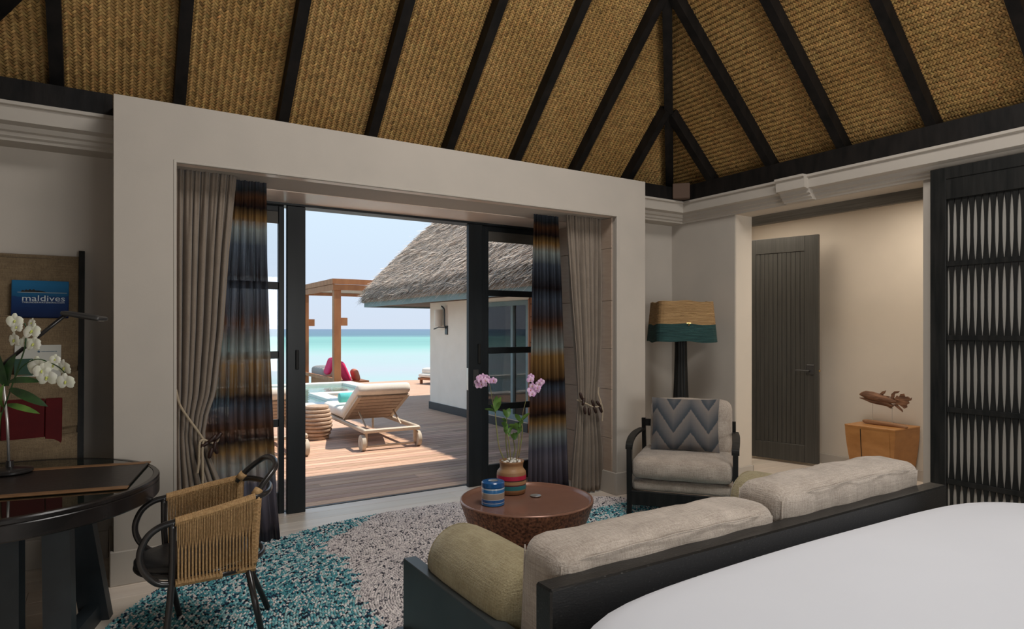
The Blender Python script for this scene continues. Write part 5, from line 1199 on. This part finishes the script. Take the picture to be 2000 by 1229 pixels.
n1 = nn(t, 'ShaderNodeTexNoise'); n1.inputs['Scale'].default_value = .8; n1.inputs['Detail'].default_value = 6; lk(t, tc.outputs['Object'], n1.inputs['Vector']); bp = nn(t, 'ShaderNodeBump'); bp.inputs['Strength'].default_value = .25; bp.inputs['Distance'].default_value = .15; lk(t, n1.outputs[0], bp.inputs['Height']); lk(t, bp.outputs[0], pb.inputs['Normal'])
sea = MB().add([(-20000, 5.6, -1.6), (30000, 5.6, -1.6), (30000, 40000, -1.6), (-20000, 40000, -1.6)], [(0, 1, 2, 3)]).build('sea', sm, None); sea['kind'] = 'stuff'; tag(sea, 'turquoise shallow sea reaching to a dark blue horizon', 'sea')
# ---- pergola
pg = thing('pergola', 'orange timber pergola standing over the sea beyond the pool', 'pergola', (7.3, 20, -.4))
px0, px1, py0, py1 = 5.63, 10.7, 18.35, 21.8
for x in (px0, px1):
    for y_ in (py0, py1):
        p = part('post', M['orange_wood'], pg, lambda b: b.box((x-.10, y_-.10, -.9), (x+.10, y_+.10, 2.64), .006))
        b = MB(); b.box((x+.08, y_-.06, 1.60), (x+.30, y_+.06, 1.83)) if True else None; b.build('bracket', M['orange_wood'], p)
for y_ in (py0, py1): part('beam', M['orange_wood'], pg, lambda b: (b.box((px0-.14, y_-.13, 2.62), (px1+.14, y_-.05, 2.78)), b.box((px0-.16, y_-.15, 2.79), (px1+.16, y_-.05, 2.94))))
for x in (px0, px1): part('beam', M['orange_wood'], pg, lambda b: (b.box((x-.14, py0-.05, 2.62), (x-.06, py1+.05, 2.78)), b.box((x-.16, py0-.05, 2.79), (x-.06, py1+.05, 2.94))))
for k in range(13):
    y_ = py0+.2+k*.26; part('roof_slat', M['slat_out'], pg, lambda b: b.box((px0-.05, y_, 2.72), (px1, y_+.09, 2.76)))
part('platform', M['orange_wood'], pg, lambda b: b.box((px0-.2, py0-.2, -1.1), (px1+.2, py1+.2, -.9)))
db_ = thing('daybed', 'low timber daybed with grey mattress roll under the pergola', 'daybed', (5.6, 20, -.32))
part('frame', M['orange_wood'], db_, lambda b: (b.box((px0+.12, py0+.5, -.9), (px0+1.15, py1-.3, -.06)), b.bar((px0-.02, py0+.12, .03), (px0-.02, py1-.1, .03), .08, .10)))
part('roll', M['greycush'], db_, lambda b: b.puff(.6, 1.3, .34, .12, .2, 6, Matrix.Translation((px0+.42, 20.9, .12))), smooth=True)
pc1 = MB().puff(.13, .6, .62, .06, .2, 8, Matrix.Translation((px0+.44, py0+.75, .22)) @ Matrix.Rotation(-.42, 4, 'Y')).build('pink_cushion', M['pink'], None, smooth=True, loc=(px0+.52, py0+.75, 0)); tag(pc1, 'bright pink cushion leaning beside the pergola post, the larger front one', 'cushion')
pc2 = MB().puff(.12, .5, .46, .05, .2, 8, Matrix.Translation((px0+.12, py0+1.1, .38)) @ Matrix.Rotation(.35, 4, 'Y')).build('pink_cushion', M['pink'], None, smooth=True, loc=(px0+.2, py0+1.1, .2)); tag(pc2, 'dull pink cushion just left of the front pergola post', 'cushion')
pc3 = MB().puff(.18, .4, .34, .08, .2, 8, Matrix.Translation((px0+.80, py0+.75, .10)) @ Matrix.Rotation(-.3, 4, 'Y')).build('orange_cushion', M['terracotta'], None, smooth=True, loc=(px0+.90, py0+.75, 0)); tag(pc3, 'orange patterned cushion right of the pink cushion under the pergola', 'cushion')
# ---- loungers
def lounger(label, loc, rz, towel=False):
    L = thing('sun_lounger', label, 'sun lounger', loc, rz, 'sun loungers on the deck')
    def Q(n, m, fn, **k): b = MB(); fn(b); return b.build(n, m, L, world=False, **k)
    w = .37
    Q('side_rail', M['al_frame'], lambda b: b.box((-w-.01, .0, .225), (-w+.04, 2.0, .275), .008))
    Q('side_rail', M['al_frame'], lambda b: b.box((w-.04, .0, .225), (w+.01, 2.0, .275), .008))
    Q('end_rail', M['al_frame'], lambda b: b.box((-w-.01, -.03, .222), (w+.01, .03, .272), .012))
    Q('end_rail', M['al_frame'], lambda b: b.box((-w, 1.97, .225), (w, 2.0, .275), .006))
    for sx in (-1, 1):
        Q('leg', M['al_frame'], lambda b: b.box((sx*(w-.045)-.016, .02, .035), (sx*(w-.045)+.016, .055, .225), .004))
        Q('leg', M['al_frame'], lambda b: b.box((sx*(w-.02)-.015, 1.82, .0), (sx*(w-.02)+.015, 1.855, .225), .004))
        wh = Q('wheel', M['wheel'], lambda b: b.tube([(sx*w-.028, .045, .10), (sx*w-.024, .045, .10), (sx*w+.024, .045, .10), (sx*w+.028, .045, .10)], [.09, .10, .10, .09], 28), smooth=True, auto=40)
        b = MB(); b.tube([(sx*w-.032, .045, .10), (sx*w+.032, .045, .10)], .03, 16); b.build('hub', M['al_frame'], wh, world=False)
        Q('back_strut', M['al_frame'], lambda b: b.bar((sx*.24, .32, .26), (sx*.24, .62, .42), .018, .018))
    Q('axle_bar', M['al_frame'], lambda b: b.box((-w+.03, .02, .035), (w-.03, .055, .062), .004))
    H0 = Vector((0, .98, .285)); H1 = Vector((0, .30, .655)); up = (H1-H0).normalized(); nrm = Vector((0, up.z, -up.y))  # towards the sitter
    nrm = Vector((1, 0, 0)).cross(up); nrm = nrm if nrm.y > 0 else -nrm
    LL = (H1-H0).length
    for sx in (-1, 1): Q('backrest_rail', M['al_frame'], lambda b: b.bar(H0+Vector((sx*.33, 0, 0)), H1+Vector((sx*.33, 0, 0)), .05, .03, up=nrm))
    for k in range(7):
        c = H0+up*(.07+k*(LL-.12)/6); Q('slat', M['slat_out'], lambda b: b.bar(c-Vector((.32, 0, 0)), c+Vector((.32, 0, 0)), .085, .016, up=nrm))
    for k in range(11):
        y_ = 1.05+k*.088; Q('slat', M['slat_out'], lambda b: b.box((-.33, y_, .262), (.33, y_+.06, .276)))
    R_ = Matrix((Vector((1, 0, 0)), -up, nrm)).transposed().to_4x4()
    c = H0+up*(LL*.5+.02)+nrm*.088
    Q('back_cushion', M['cushion_out'], lambda b: b.puff(.74, LL+.14, .14, .06, .06, 12, Matrix.Translation(c) @ R_), smooth=True)
    Q('seat_cushion', M['cushion_out'], lambda b: b.puff(.74, 1.06, .15, .06, .05, 12, Matrix.Translation((0, 1.50, .36))), smooth=True)
    return L
lounger('cream cushioned sun lounger seen whole from behind, in the open doorway', (3.10, 7.78, DZ), -.035)
lounger('cream cushioned sun lounger half hidden by the left door stile, beside the ribbed stool', (1.68, 7.86, DZ), .0)
tr_ = MB().tube([(2.83, 9.12, .515), (2.832, 9.12, .515), (2.84, 9.12, .515), (3.24, 9.13, .515), (3.248, 9.13, .515), (3.25, 9.13, .515)], [.01, .06, .07, .07, .06, .01], 20).build('rolled_towel', M['turq'], None, smooth=True, loc=(3.1, 9.05, .38)); tag(tr_, 'turquoise rolled towel lying on the cushion of the front sun lounger', 'towel')
# far lounger
fl_ = thing('sun_lounger', 'distant sun lounger at the deck edge beside the cream wing corner', 'sun lounger', (8.35, 16.6, DZ), -1.2, 'sun loungers on the deck')
def G(n, m, fn, **k): b = MB(); fn(b); return b.build(n, m, fl_, world=False, **k)
G('frame', M['orange_wood'], lambda b: (b.box((-.35, -.9, .12), (.35, 1.0, .18)),))
for sx in (-1, 1):
    for y_ in (-.8, .9): G('leg', M['orange_wood'], lambda b: b.box((sx*.32-.03, y_-.03, 0), (sx*.32+.03, y_+.03, .12)))
G('cushion', M['cushion_out'], lambda b: (b.puff(.7, 1.9, .12, .05, .1, 6, Matrix.Translation((0, .05, .24))), b.puff(.6, .35, .16, .06, .2, 6, Matrix.Translation((0, -.65, .36)))), smooth=True)
# ribbed stool
st = thing('ribbed_stool', 'round ribbed terracotta stool between the two loungers', 'stool', (2.50, 9.06, DZ))
prf = []
for k in range(9):
    z = .0+k*.052; R = .125+.085*math.sin(PI*min(1, .12+.80*(k+.5)/9))**1.0
    prf += [(R-.022, z), (R, z+.010), (R+.004, z+.026), (R, z+.040), (R-.022, z+.050)]
prf.append((.001, .47))
part('ribbed_body', M['rope_stool'], st, lambda b: b.lathe(prf, (0, 0), 40, fn=lambda t_, z: 1+.012*math.sin(2*t_+z*20)), world=False, smooth=True, auto=40)
